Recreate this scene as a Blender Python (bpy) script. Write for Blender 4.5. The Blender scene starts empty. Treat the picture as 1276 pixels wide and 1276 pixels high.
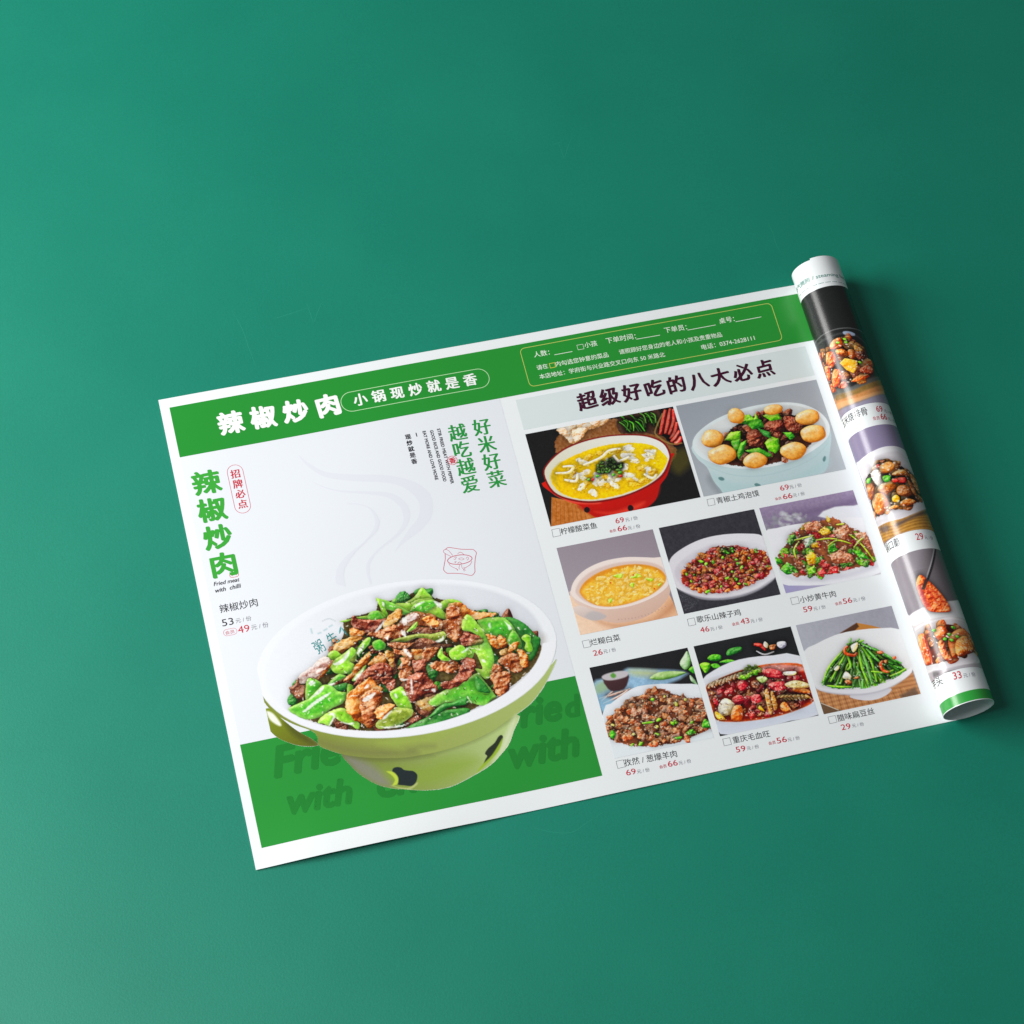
import bpy, bmesh, math, random
import numpy as np

# ------------------------------------------------------------------ camera, world, lights, exposure
S = 0.001                                   # the sheet is laid out in millimetres
R = np.array([[0.96871404, 0.2380457, -0.07019506],
              [-0.18729732, 0.88678952, 0.42252108],
              [0.16282757, -0.39615476, 0.90363078]])     # sheet axes -> camera axes (right, down, forward)
CAM = np.array([-44.5553, 691.2277, -1311.0211])          # camera in sheet millimetres (u right, v down, z into the table)
FOC = 3026.87                                             # focal length for a picture 1276 wide

scene = bpy.context.scene
cam_data = bpy.data.cameras.new('camera')
cam = bpy.data.objects.new('camera', cam_data)
scene.collection.objects.link(cam)
F = np.diag([1.0, -1.0, -1.0])
from mathutils import Matrix, Vector
Rw = np.stack([F @ R[0], -(F @ R[1]), -(F @ R[2])], axis=1)
M = Matrix.Identity(4)
for i in range(3):
    for j in range(3):
        M[i][j] = Rw[i, j]
    M[i][3] = (F @ CAM)[i] * S
cam.matrix_world = M
cam_data.sensor_fit = 'HORIZONTAL'
cam_data.angle = 2 * math.atan(638 / FOC)
cam_data.clip_start = 0.05
cam_data.clip_end = 50
scene.camera = cam

world = bpy.data.worlds.new('World')
scene.world = world
world.use_nodes = True
world.node_tree.nodes['Background'].inputs[0].default_value = (0.93, 0.98, 1.0, 1)
world.node_tree.nodes['Background'].inputs[1].default_value = 0.115


def area(name, loc, target, sx, sy, power, col=(1, 1, 1)):
    d = bpy.data.lights.new(name, 'AREA')
    d.shape = 'RECTANGLE'; d.size = sx; d.size_y = sy; d.energy = power; d.color = col
    o = bpy.data.objects.new(name, d); scene.collection.objects.link(o)
    o.location = loc
    o.rotation_euler = (Vector(target) - Vector(loc)).to_track_quat('-Z', 'Y').to_euler()
    return o


area('softbox', (-1.05, 0.28, 0.74), (0.25, -0.15, 0), 0.9, 0.65, 30, (1.0, 0.99, 0.97))
area('fill_softbox', (-0.52, -0.3, 1.2), (0.0, -0.3, 0), 0.4, 0.4, 5.5, (0.97, 0.99, 1.0))

scene.view_settings.view_transform = 'Standard'
scene.view_settings.look = 'None'
scene.view_settings.gamma = 1
scene.view_settings.exposure = 0
scene.view_settings.use_curve_mapping = False

# ------------------------------------------------------------------ the sheet as a surface
W_FLAT, H = 414.9, 300.0
RAD = 15.16
THICK = 0.2
SKEW = 0.00819
U_END = W_FLAT + math.radians(565) * 14.9


def ss(a, b, x):
    t = np.clip((x - a) / (b - a), 0, 1)
    return t * t * (3 - 2 * t)


def surf(u, v, off=0.0):
    """Sheet millimetres (and a height above the printed front) -> metres. Right of W_FLAT the sheet curls up and over into a roll."""
    u = np.asarray(u, float); v = np.asarray(v, float)
    uf = W_FLAT + SKEW * v
    # the lower edge lifts a little off the table near its left corner
    lift = 2.9 * ss(258, 302, v) * ss(-12, 45, u) * (1 - ss(70, 175, u))
    # the flat part is not perfectly flat: long shallow waves, with the rest of the roll's tension in it
    fl = 1 - ss(375, 405, u)
    lift = lift + fl * (0.22 + 0.22 * np.sin(u * 0.047 + 0.012 * v + 0.6) * np.sin(v * 0.021 + 0.9) + 0.12 * np.sin(u * 0.021 - 0.033 * v))
    th = np.maximum(u - uf, 0) / 14.95
    r = RAD - 0.32 * th / (2 * math.pi)
    ro = r - off
    x = np.where(u > uf, uf + ro * np.sin(th), u)
    z = np.where(u > uf, RAD - ro * np.cos(th), lift + off)
    vv = v - 1.1 * ss(math.radians(400), math.radians(565), th) * np.ones_like(v)
    return np.stack([x * S, -vv * S, z * S], axis=-1)


def sheet_of(px):
    """Points measured on the photograph -> millimetres on the flat sheet (the photograph rectified)."""
    px = np.asarray(px, float).reshape(-1, 2)
    d = np.stack([(px[:, 0] - 638) / FOC, (px[:, 1] - 638) / FOC, np.ones(len(px))], 1) @ R
    t = -CAM[2] / d[:, 2]
    return (CAM + d * t[:, None])[:, :2]


def roll_of(px):
    """Points measured on the photograph -> (w, v) millimetres on the back of the sheet where it forms the outside of the roll;
    w runs to the right from the top of the roll."""
    px = np.asarray(px, float).reshape(-1, 2)
    d = np.stack([(px[:, 0] - 638) / FOC, (px[:, 1] - 638) / FOC, np.ones(len(px))], 1) @ R
    a = np.array([SKEW, 1, 0]); a = a / np.linalg.norm(a)
    rel = CAM - np.array([W_FLAT, 0, -RAD])
    dp = d - np.outer(d @ a, a); rp = rel - (rel @ a) * a
    A = (dp * dp).sum(1); B = 2 * dp @ rp; C = rp @ rp - RAD ** 2
    disc = np.maximum(B * B - 4 * A * C, 0)
    t = (-B - np.sqrt(disc)) / (2 * A)
    P = CAM + d * t[:, None]
    v = P[:, 1]
    th = np.arctan2(P[:, 0] - (W_FLAT + SKEW * v), P[:, 2] + RAD)
    th = np.where(th < 0, th + 2 * math.pi, th)
    return np.stack([14.95 * (math.pi - th), v], 1)


class Front:
    off0 = 0.02
    trace = staticmethod(sheet_of)
    @staticmethod
    def at(x, y, off): return surf(x, y, off)


class Back:
    off0 = THICK + 0.02
    @staticmethod
    def trace(px):
        q = roll_of(px)
        q[:, 1] -= 0.034 * q[:, 0] * (1 - ss(286, 293, q[:, 1]))
        return q
    @staticmethod
    def at(w, v, off):
        w = np.asarray(w, float); v = np.asarray(v, float)
        v = v + 0.034 * w * ss(2, 8, v) * (1 - ss(286, 293, v))          # the print runs round the roll at a slight slant
        return surf(W_FLAT + SKEW * v + 14.95 * math.pi - w, v, -off)


def box(x0, y0, w, W=1276):
    k = w / W
    return (x0, y0, k)


def T(b, pts, side=Front):
    p = np.asarray(pts, float).reshape(-1, 2)
    return side.trace(p * b[2] + np.array([b[0], b[1]]))


# ------------------------------------------------------------------ materials
def lin(c):
    c = np.asarray(c, float) / 255.0
    return np.where(c <= 0.04045, c / 12.92, ((c + 0.055) / 1.055) ** 2.4)


MATS = {}


def ink(c, rough=0.27, name='printed_ink', spec=0.5):
    key = (tuple(c), rough)
    if key not in MATS:
        m = bpy.data.materials.new(name); m.use_nodes = True
        b = m.node_tree.nodes['Principled BSDF']
        l = lin(c)
        b.inputs['Base Color'].default_value = (*l, 1)
        b.inputs['Roughness'].default_value = rough
        b.inputs['Specular IOR Level'].default_value = spec
        MATS[key] = m
    return MATS[key]


def photo_ink():
    if 'photo' not in MATS:
        m = bpy.data.materials.new('printed_photo'); m.use_nodes = True
        b = m.node_tree.nodes['Principled BSDF']
        a = m.node_tree.nodes.new('ShaderNodeAttribute'); a.attribute_name = 'Ink'
        m.node_tree.links.new(a.outputs['Color'], b.inputs['Base Color'])
        b.inputs['Roughness'].default_value = 0.27
        MATS['photo'] = m
    return MATS['photo']


def table_mat():
    m = bpy.data.materials.new('green_table'); m.use_nodes = True
    nt = m.node_tree; b = nt.nodes['Principled BSDF']
    tc = nt.nodes.new('ShaderNodeTexCoord')
    n1 = nt.nodes.new('ShaderNodeTexNoise'); n1.inputs['Scale'].default_value = 9; n1.inputs['Detail'].default_value = 4
    n2 = nt.nodes.new('ShaderNodeTexNoise'); n2.inputs['Scale'].default_value = 900; n2.inputs['Detail'].default_value = 3
    nt.links.new(tc.outputs['Object'], n1.inputs['Vector']); nt.links.new(tc.outputs['Object'], n2.inputs['Vector'])
    cr = nt.nodes.new('ShaderNodeValToRGB')
    c0 = lin(TABLE_A); c1 = lin(TABLE_B)
    cr.color_ramp.elements[0].position = 0.3; cr.color_ramp.elements[0].color = (*c0, 1)
    cr.color_ramp.elements[1].position = 0.7; cr.color_ramp.elements[1].color = (*c1, 1)
    nt.links.new(n1.outputs['Fac'], cr.inputs['Fac']); 
    n3 = nt.nodes.new('ShaderNodeTexNoise'); n3.inputs['Scale'].default_value = 1400; n3.inputs['Detail'].default_value = 2
    nt.links.new(tc.outputs['Object'], n3.inputs['Vector'])
    r3 = nt.nodes.new('ShaderNodeMapRange'); r3.inputs['To Min'].default_value = 0.86; r3.inputs['To Max'].default_value = 1.14
    nt.links.new(n3.outputs['Fac'], r3.inputs['Value'])
    mx = nt.nodes.new('ShaderNodeVectorMath'); mx.operation = 'SCALE'
    nt.links.new(cr.outputs['Color'], mx.inputs[0]); nt.links.new(r3.outputs['Result'], mx.inputs['Scale'])
    nt.links.new(mx.outputs['Vector'], b.inputs['Base Color'])
    mr = nt.nodes.new('ShaderNodeMapRange')
    mr.inputs['To Min'].default_value = 0.43; mr.inputs['To Max'].default_value = 0.5
    b.inputs['Specular IOR Level'].default_value = 0.55
    nt.links.new(n1.outputs['Fac'], mr.inputs['Value']); nt.links.new(mr.outputs['Result'], b.inputs['Roughness'])
    bp = nt.nodes.new('ShaderNodeBump'); bp.inputs['Strength'].default_value = 0.2; bp.inputs['Distance'].default_value = 0.0003
    nt.links.new(n2.outputs['Fac'], bp.inputs['Height']); nt.links.new(bp.outputs['Normal'], b.inputs['Normal'])
    return m


TABLE_A, TABLE_B = (7, 127, 104), (12, 133, 109)
WHITE = (241, 245, 247)


# ------------------------------------------------------------------ mesh helpers
def link(name, verts, faces, mat, parent=None, label=None, smooth=False):
    me = bpy.data.meshes.new(name)
    me.from_pydata([tuple(p) for p in verts], [], faces)
    me.materials.append(mat)
    if smooth:
        me.polygons.foreach_set('use_smooth', np.ones(len(me.polygons), bool))
    o = bpy.data.objects.new(name, me); scene.collection.objects.link(o)
    if parent is not None: o.parent = parent
    if label: o['label'] = label
    return o


def grid_faces(nx, ny):
    i = np.arange(ny - 1)[:, None] * nx + np.arange(nx - 1)[None, :]
    return np.stack([i, i + nx, i + nx + 1, i + 1], -1).reshape(-1, 4)


def fast_mesh(name, V, Fq, mat, parent, cols=None, label=None):
    """V (n,3), quads (m,4), optional per-vertex sRGB -> one linked mesh."""
    used = np.unique(Fq); re = np.full(len(V), -1); re[used] = np.arange(len(used))
    V = V[used]; Fq = re[Fq]
    me = bpy.data.meshes.new(name)
    me.vertices.add(len(V)); me.vertices.foreach_set('co', V.astype(np.float32).ravel())
    me.loops.add(Fq.size); me.loops.foreach_set('vertex_index', Fq.astype(np.int32).ravel())
    me.polygons.add(len(Fq)); me.polygons.foreach_set('loop_start', np.arange(0, Fq.size, 4, dtype=np.int32))
    me.polygons.foreach_set('use_smooth', np.ones(len(Fq), bool))
    me.update(calc_edges=True)
    if cols is not None:
        at = me.color_attributes.new('Ink', 'FLOAT_COLOR', 'POINT')
        c = np.ones((len(V), 4), np.float32); c[:, :3] = lin(cols[used])
        at.data.foreach_set('color', c.ravel())
    me.materials.append(mat)
    o = bpy.data.objects.new(name, me); scene.collection.objects.link(o)
    if parent is not None: o.parent = parent
    if label: o['label'] = label
    return o


def patch(name, x0, y0, x1, y1, col, layer, parent, side=Front, step=2.0, label=None, mat=None):
    """A printed rectangle of flat colour."""
    nx = max(2, int(math.ceil(abs(x1 - x0) / step)) + 1); ny = max(2, int(math.ceil(abs(y1 - y0) / step)) + 1)
    X, Y = np.meshgrid(np.linspace(x0, x1, nx), np.linspace(y0, y1, ny))
    V = side.at(X.ravel(), Y.ravel(), side.off0 + 0.03 * layer)
    return fast_mesh(name, V, grid_faces(nx, ny), mat or ink(col), parent, label=label)


def fill_poly(pts):
    """Triangles of a simple 2-D polygon."""
    from mathutils.geometry import tessellate_polygon
    return tessellate_polygon([[Vector((p[0], p[1], 0)) for p in pts]])


def subdivide(V2, tris, lmax):
    bm = bmesh.new()
    vs = [bm.verts.new((p[0], p[1], 0)) for p in V2]
    for t in tris:
        try: bm.faces.new([vs[i] for i in t])
        except ValueError: pass
    for _ in range(6):
        es = [e for e in bm.edges if e.calc_length() > lmax]
        if not es: break
        bmesh.ops.subdivide_edges(bm, edges=es, cuts=1)
        bmesh.ops.triangulate(bm, faces=bm.faces[:])
    bm.verts.index_update()
    out = np.array([v.co[:2] for v in bm.verts]).reshape(-1, 2), [[v.index for v in f.verts] for f in bm.faces]
    bm.free()
    return out


def flat_shapes(name, polys, col, layer, parent, side=Front, lmax=5, label=None):
    """Printed shapes of one colour, given as 2-D polygons in sheet millimetres."""
    V, Fs = [], []
    for P in polys:
        P = np.asarray(P, float)
        tr = fill_poly(P)
        if lmax: P, tr = subdivide(P, tr, lmax)
        b = sum(len(a) for a in V); V.append(P); Fs += [[b + i for i in t] for t in tr]
    V = np.concatenate(V)
    return link(name, side.at(V[:, 0], V[:, 1], side.off0 + 0.03 * layer), Fs, ink(col), parent, label)


def ring(P, w):
    """Closed outline of width w round polygon P as quads."""
    P = np.asarray(P, float); n = len(P)
    t = np.roll(P, -1, 0) - np.roll(P, 1, 0); t /= np.linalg.norm(t, axis=1)[:, None] + 1e-9
    nn = np.stack([-t[:, 1], t[:, 0]], 1)
    a, b = P + nn * w / 2, P - nn * w / 2
    return [np.array([a[i], a[(i + 1) % n], b[(i + 1) % n], b[i]]) for i in range(n)]


def stroke(P, w, taper=False):
    P = np.asarray(P, float); n = len(P)
    t = np.gradient(P, axis=0); t /= np.linalg.norm(t, axis=1)[:, None] + 1e-9
    nn = np.stack([-t[:, 1], t[:, 0]], 1)
    ws = np.broadcast_to(np.asarray(w, float), (n,)).copy()
    if taper: ws = ws * np.sin(np.linspace(0.05, math.pi - 0.05, n)) ** 0.6
    a, b = P + nn * ws[:, None] / 2, P - nn * ws[:, None] / 2
    return [np.array([a[i], a[i + 1], b[i + 1], b[i]]) for i in range(n - 1)]


def spline(P, k=6, closed=False):
    P = np.asarray(P, float); n = len(P); out = []
    rng = range(n) if closed else range(n - 1)
    for i in rng:
        p0, p1, p2, p3 = (P[(i - 1) % n], P[i], P[(i + 1) % n], P[(i + 2) % n]) if closed else \
            (P[max(i - 1, 0)], P[i], P[i + 1], P[min(i + 2, n - 1)])
        for s in np.arange(k) / k:
            out.append(0.5 * (2 * p1 + (p2 - p0) * s + (2 * p0 - 5 * p1 + 4 * p2 - p3) * s * s + (3 * p1 - p0 - 3 * p2 + p3) * s ** 3))
    if not closed: out.append(P[-1])
    return np.array(out)


def ellipse_through(P, n=72):
    """The ellipse that fits points P best, as a polygon, with the angles of its points."""
    P = np.asarray(P, float); c = P.mean(0); Q = (P - c) / 50
    D = np.stack([Q[:, 0] ** 2, Q[:, 0] * Q[:, 1], Q[:, 1] ** 2, Q[:, 0], Q[:, 1]], 1)
    a, b, d, e, f = np.linalg.lstsq(D, np.ones(len(Q)), rcond=None)[0]
    A2 = np.array([[a, b / 2], [b / 2, d]]); o = -0.5 * np.linalg.solve(A2, np.array([e, f]))
    k = 1 + o @ A2 @ o; w, E = np.linalg.eigh(A2)
    t = np.linspace(0, 2 * math.pi, n, endpoint=False)
    X = (E @ (np.sqrt(k / w)[:, None] * np.stack([np.cos(t), np.sin(t)]))).T + o
    X = X * 50 + c; m = X.mean(0); ang = np.arctan2(X[:, 1] - m[1], X[:, 0] - m[0])
    return X[np.argsort(ang)]


def rrect(x0, y0, x1, y1, r, k=6):
    P = []
    for cx, cy, a0 in ((x1 - r, y0 + r, -90), (x1 - r, y1 - r, 0), (x0 + r, y1 - r, 90), (x0 + r, y0 + r, 180)):
        for a in np.linspace(a0, a0 + 90, k):
            P.append((cx + r * math.cos(math.radians(a)), cy + r * math.sin(math.radians(a))))
    return np.array(P)


# ------------------------------------------------------------------ lettering
_glyphs = {}


def glyphs(body, res=3):
    """Outline lettering as 2-D vertices and faces in ems."""
    key = (body, res)
    if key not in _glyphs:
        c = bpy.data.curves.new('lettering', 'FONT'); c.body = body; c.size = 1; c.resolution_u = res
        o = bpy.data.objects.new('lettering', c); scene.collection.objects.link(o)
        bpy.context.view_layer.update()
        dg = bpy.context.evaluated_depsgraph_get()
        me = bpy.data.meshes.new_from_object(o.evaluated_get(dg))
        V = np.array([v.co[:2] for v in me.vertices]).reshape(-1, 2); Fs = [list(p.vertices) for p in me.polygons]
        bpy.data.objects.remove(o); bpy.data.curves.remove(c); bpy.data.meshes.remove(me)
        _glyphs[key] = (V, Fs)
    V, Fs = _glyphs[key]
    return V.copy(), Fs


def heavier(bold, hx=1.0, nib=0.0):
    """Offsets at which a letter is overprinted to make it heavier (hx < 1: level strokes stay thin)."""
    if bold <= 0: return [(0, 0)]
    n = 8 if bold > 0.012 else 4
    c, s = math.cos(nib), math.sin(nib)
    e = [(bold * math.cos(2 * math.pi * (i + .5) / n), bold * hx * math.sin(2 * math.pi * (i + .5) / n)) for i in range(n)]
    return [(x * c - y * s, x * s + y * c) for x, y in e]


def put(parts, body, p0, p1, h=None, bold=0.0, shear=0.0, hx=1.0, nib=0.0):
    """Add lettering whose ink runs from p0 to p1 along its foot, h tall (natural when None)."""
    V, Fs = glyphs(body)
    lo, hi = V.min(0) - bold, V.max(0) + bold
    p0, p1 = np.asarray(p0, float), np.asarray(p1, float)
    d = p1 - p0; L = np.linalg.norm(d); d = d / L; up = np.array([d[1], -d[0]])
    kx = L / (hi[0] - lo[0]); ky = kx if h is None else h / (hi[1] - lo[1])
    for dx, dy in heavier(bold, hx, nib):
        x = (V[:, 0] + dx - lo[0]) * kx; y = (V[:, 1] + dy - lo[1]) * ky
        x = x + shear * y
        parts.append((p0 + np.outer(x, d) + np.outer(y, up), Fs))


def put_row(parts, body, p0, p1, em, bold=0.0, sx=1.0, hx=1.0, nib=0.0, slant=0.0, wob=0.0):
    """Characters set side by side, centres from p0 to p1, each one standing on its own."""
    p0, p1 = np.asarray(p0, float), np.asarray(p1, float); n = len(body)
    for i, ch in enumerate(body):
        V, Fs = glyphs(ch); c = p0 + (p1 - p0) * (i / max(n - 1, 1)); a = wob * (hash2(np.array(i), np.array(3), 5) - 0.5)
        for dx, dy in heavier(bold, hx, nib):
            q = (V + np.array([dx - 0.5, dy - 0.38])) * np.array([em * sx, -em])
            q = np.stack([q[:, 0] * math.cos(a) - q[:, 1] * math.sin(a), q[:, 0] * math.sin(a) + q[:, 1] * math.cos(a) - slant * q[:, 0]], 1)
            parts.append((q + c, Fs))


def put_column(parts, body, p0, p1, em, bold=0.0, sx=1.0, hx=1.0, nib=0.0):
    """Characters set one under another, centres from p0 to p1."""
    p0, p1 = np.asarray(p0, float), np.asarray(p1, float)
    n = len(body)
    for i, ch in enumerate(body):
        V, Fs = glyphs(ch)
        c = p0 + (p1 - p0) * (i / max(n - 1, 1))
        for dx, dy in heavier(bold, hx, nib):
            q = V + np.array([dx - 0.5, dy - 0.38]); q = q * np.array([em * sx, -em])
            parts.append((q + c, Fs))


def lettering(name, parts, col, layer, parent, side=Front, lmax=5, label=None):
    V, Fs, b, O = [], [], 0, []
    for k, (P, fs) in enumerate(parts):
        if lmax: P, fs = subdivide(P, fs, lmax)
        V.append(P); Fs += [[b + i for i in f] for f in fs]; b += len(P); O.append(np.full(len(P), 0.0018 * (k % 12)))
    V = np.concatenate(V); O = np.concatenate(O)
    return link(name, side.at(V[:, 0], V[:, 1], side.off0 + 0.03 * layer + O), Fs, ink(col), parent, label)


# ------------------------------------------------------------------ printed photographs
def hash2(ix, iy, seed):
    n = (ix.astype(np.int64) * 374761393 + iy.astype(np.int64) * 668265263 + seed * 974634777) & 0xffffffff
    n = ((n ^ (n >> 13)) * 1274126177) & 0xffffffff
    return ((n ^ (n >> 16)) & 0xffff) / 65535.0


def vnoise(x, y, seed=0):
    ix, iy = np.floor(x), np.floor(y); fx, fy = x - ix, y - iy
    fx = fx * fx * (3 - 2 * fx); fy = fy * fy * (3 - 2 * fy)
    a = hash2(ix, iy, seed); b = hash2(ix + 1, iy, seed); c = hash2(ix, iy + 1, seed); d = hash2(ix + 1, iy + 1, seed)
    return (a + (b - a) * fx) * (1 - fy) + (c + (d - c) * fx) * fy


def fbm(x, y, seed=0, o=3):
    s, a, t = 0, 1, 0
    for i in range(o):
        s = s + a * vnoise(x * 2 ** i, y * 2 ** i, seed + 17 * i); t += a; a *= 0.5
    return s / t


class Picture:
    """A photograph printed on the sheet: a fine mesh over its rectangle with one ink colour per vertex, laid down shape by shape."""

    def __init__(s, x0, y0, x1, y1, step, side=Front, bg=(128, 128, 128), b=None, seed=1):
        nx = int((x1 - x0) / step) + 1; ny = int((y1 - y0) / step) + 1
        s.xs = np.linspace(x0, x1, nx); s.ys = np.linspace(y0, y1, ny)
        s.X, s.Y = np.meshgrid(s.xs, s.ys); s.nx, s.ny = nx, ny
        s.step = (x1 - x0) / (nx - 1)
        s.c = np.ones((ny, nx, 3)) * np.array(bg, float)
        s.id = np.zeros((ny, nx), int)
        s.side, s.b = side, b
        s.keep_in = None; s.punch = 1.28; s.lift = 0.86
        s.rng = random.Random(seed); s.seed = seed * 101

    def P(s, pts, b=None):
        return T(b or s.b, pts, s.side)

    def win(s, P, pad):
        lo, hi = P.min(0) - pad, P.max(0) + pad
        i0, i1 = np.searchsorted(s.xs, [lo[0], hi[0]]); j0, j1 = np.searchsorted(s.ys, [lo[1], hi[1]])
        return slice(j0, j1), slice(i0, i1)

    def sdf(s, P, w, wob=0, wf=1.0):
        x, y = s.X[w], s.Y[w]
        if wob:
            s.seed += 1
            x = x + wob * 2 * (fbm(x * wf, y * wf, s.seed) - 0.5); y = y + wob * 2 * (fbm(x * wf + 31, y * wf, s.seed + 7) - 0.5)
        best = np.full(x.shape, 1e9); ins = np.zeros(x.shape, bool)
        n = len(P)
        for i in range(n):
            ax, ay = P[i]; bx, by = P[(i + 1) % n]
            ex, ey = bx - ax, by - ay
            L = ex * ex + ey * ey + 1e-12
            t = np.clip(((x - ax) * ex + (y - ay) * ey) / L, 0, 1)
            d = (x - ax - t * ex) ** 2 + (y - ay - t * ey) ** 2
            best = np.minimum(best, d)
            if ay != by:
                cr = ((ay > y) != (by > y)) & (x < ex * (y - ay) / (by - ay) + ax)
                ins ^= cr
        return np.sqrt(best) * np.where(ins, 1, -1)

    def fill(s, P, col, soft=None, alpha=1.0, id=None, wob=0, wf=1.0, sm=4, grad=None, mottle=0):
        """Flat (or graded towards grad=(colour, dx, dy)) shape."""
        P = np.asarray(P, float)
        if sm: P = spline(P, sm, True)
        soft = soft or s.step
        w = s.win(P, soft + wob + s.step)
        if s.X[w].size == 0: return
        d = s.sdf(P, w, wob, wf)
        a = np.clip(d / soft + 0.5, 0, 1)[..., None] * alpha
        col = np.ones(s.X[w].shape + (3,)) * np.array(col, float)
        if grad:
            g, dx, dy = grad
            lo, hi = P.min(0), P.max(0); c = (lo + hi) / 2; L = abs(dx) * (hi - lo)[0] / 2 + abs(dy) * (hi - lo)[1] / 2
            t = np.clip((((s.X[w] - c[0]) * dx + (s.Y[w] - c[1]) * dy) / L) * 0.5 + 0.5, 0, 1)[..., None]
            col = col * (1 - t) + np.array(g, float) * t
        if mottle:
            s.seed += 1
            col = col + mottle * (fbm(s.X[w] * 0.8, s.Y[w] * 0.8, s.seed, 4) - 0.5)[..., None]
        s.c[w] = s.c[w] * (1 - a) + col * a
        if id is not None: s.id[w][d > 0] = id

    def blob(s, cx, cy, rx, ry, rot, jag=0.15, n=9):
        r = s.rng; P = []
        for i in range(n):
            a = 2 * math.pi * i / n; k = 1 + jag * (r.random() * 2 - 1)
            x, y = rx * k * math.cos(a), ry * k * math.sin(a)
            P.append((cx + x * math.cos(rot) - y * math.sin(rot), cy + x * math.sin(rot) + y * math.cos(rot)))
        return np.array(P)

    def piece(s, P, pal, rad=None, bump=0.25, fr=1.2, gloss=0.6, wob=0.0, wf=1.2, sm=3, shadow=0.55, glint=0.0, tight=18, rim=None, id=None, stripe=0, folds=1.0, dome=0.55):
        """One morsel of food: a domed, lit, bumpy shape. pal = dark, middle, light ink."""
        P = np.asarray(P, float)
        if sm: P = spline(P, sm, True)
        size = (P.max(0) - P.min(0)).min()
        rad = rad or max(size * 0.42, 0.3)
        sh = min(1.6, 0.25 * size + 0.35)
        w = s.win(P, sh * 2 + wob)
        if s.X[w].size < 9 or min(s.X[w].shape) < 3: return
        x, y = s.X[w], s.Y[w]
        d = s.sdf(P, w, wob, wf)
        s.seed += 3
        dk = np.exp(-np.clip(-d, 0, None) / sh) * shadow
        if s.keep_in is not None: dk = dk * np.where(s.id[w] == s.keep_in, 1, 0.25)
        s.c[w] = s.c[w] * (1 - np.where(d < 0, dk, shadow))[..., None]
        t = np.clip(d / rad, 0, 1)
        nz = fbm(x * fr, y * fr, s.seed, 4)
        lf = 1.3 / (size + 0.6)
        fold = fbm(x * lf + 3.1, y * lf * 1.6, s.seed + 41, 3) - 0.5
        fold = fold * folds
        h = rad * dome * np.sqrt(np.clip(1 - (1 - t) ** 2, 0, 1)) + bump * (nz - 0.5) * 1.7 + min(bump * 2.6, 0.9) * size * 0.55 * fold
        if stripe:
            ang = s.rng.random() * 3.1
            h = h + 0.12 * np.sin((x * math.cos(ang) + y * math.sin(ang) + 1.5 * nz) * stripe)
        gy, gx = np.gradient(h, s.step)
        L = np.array([-0.42, -0.62, 0.66])
        inv = 1 / np.sqrt(gx * gx + gy * gy + 1)
        nx, ny, nzv = -gx * inv, -gy * inv, inv
        df = np.clip(nx * L[0] + ny * L[1] + nzv * L[2], 0, 1)
        tt = np.clip(df * 1.2 - 0.1 + 0.5 * (nz - 0.5) + 0.5 * fold, 0, 1)[..., None]
        dcol, mcol, lcol = (np.array(q, float) for q in pal)
        col = np.where(tt < 0.5, dcol + (mcol - dcol) * tt * 2, mcol + (lcol - mcol) * (tt * 2 - 1))
        hue = (fbm(x * 0.55 + 9, y * 0.55, s.seed + 77, 2) - 0.5)[..., None] * bump * np.array([40., 70., 30.])
        col = col + np.clip(hue, -30, 30)
        if rim is not None:
            rr = np.exp(-(d / (0.1 * size + 0.2)) ** 2)[..., None] * 0.5
            col = col * (1 - rr) + np.array(rim, float) * rr
        Hh = np.array([-0.23, -0.34, 0.91])
        sp = np.clip(nx * Hh[0] + ny * Hh[1] + nzv * Hh[2], 0, 1) ** (tight * 3) * gloss
        if glint:
            g2 = vnoise(x * 2.2, y * 2.2, s.seed + 5)
            sp = sp + glint * np.clip((g2 - 0.78) * 6, 0, 1) * np.clip(df * 1.6 - 0.3, 0, 1)
        sp = np.clip(sp, 0, 1)[..., None]
        col = col * (1 - sp) + np.array([255, 250, 240.]) * sp
        a = np.clip(d / s.step + 0.5, 0, 1)[..., None]
        s.c[w] = s.c[w] * (1 - a) + col * a
        if id is not None: s.id[w][d > 0] = id

    def inside(s, P, n):
        """n random points inside polygon P (farthest-up first, so nearer pieces overlap)."""
        P = np.asarray(P, float); lo, hi = P.min(0), P.max(0); out = []
        k = 0
        while len(out) < n and k < n * 40:
            k += 1
            x = lo[0] + s.rng.random() * (hi[0] - lo[0]); y = lo[1] + s.rng.random() * (hi[1] - lo[1])
            ins = False; m = len(P)
            for i in range(m):
                ax, ay = P[i]; bx, by = P[(i + 1) % m]
                if (ay > y) != (by > y) and x < (bx - ax) * (y - ay) / (by - ay) + ax: ins = not ins
            if ins: out.append((x, y))
        return sorted(out, key=lambda q: q[1])

    def scatter(s, P, n, pals, r0, r1, asp=(1, 2), rot=None, **kw):
        for x, y in s.inside(P, n):
            r = r0 + (r1 - r0) * s.rng.random(); a = asp[0] + (asp[1] - asp[0]) * s.rng.random()
            th = s.rng.random() * math.pi if rot is None else rot + (s.rng.random() - 0.5) * 0.8
            s.piece(s.blob(x, y, r * a, r, th, 0.22), s.rng.choice(pals), **kw)

    def specks(s, P, n, col, r0, r1, alpha=0.9):
        for x, y in s.inside(P, n):
            r = r0 + (r1 - r0) * s.rng.random()
            s.fill(s.blob(x, y, r * (1 + s.rng.random()), r, s.rng.random() * 3.1, 0.3, 6), col, alpha=alpha, sm=0, soft=s.step * 1.5)

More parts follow.
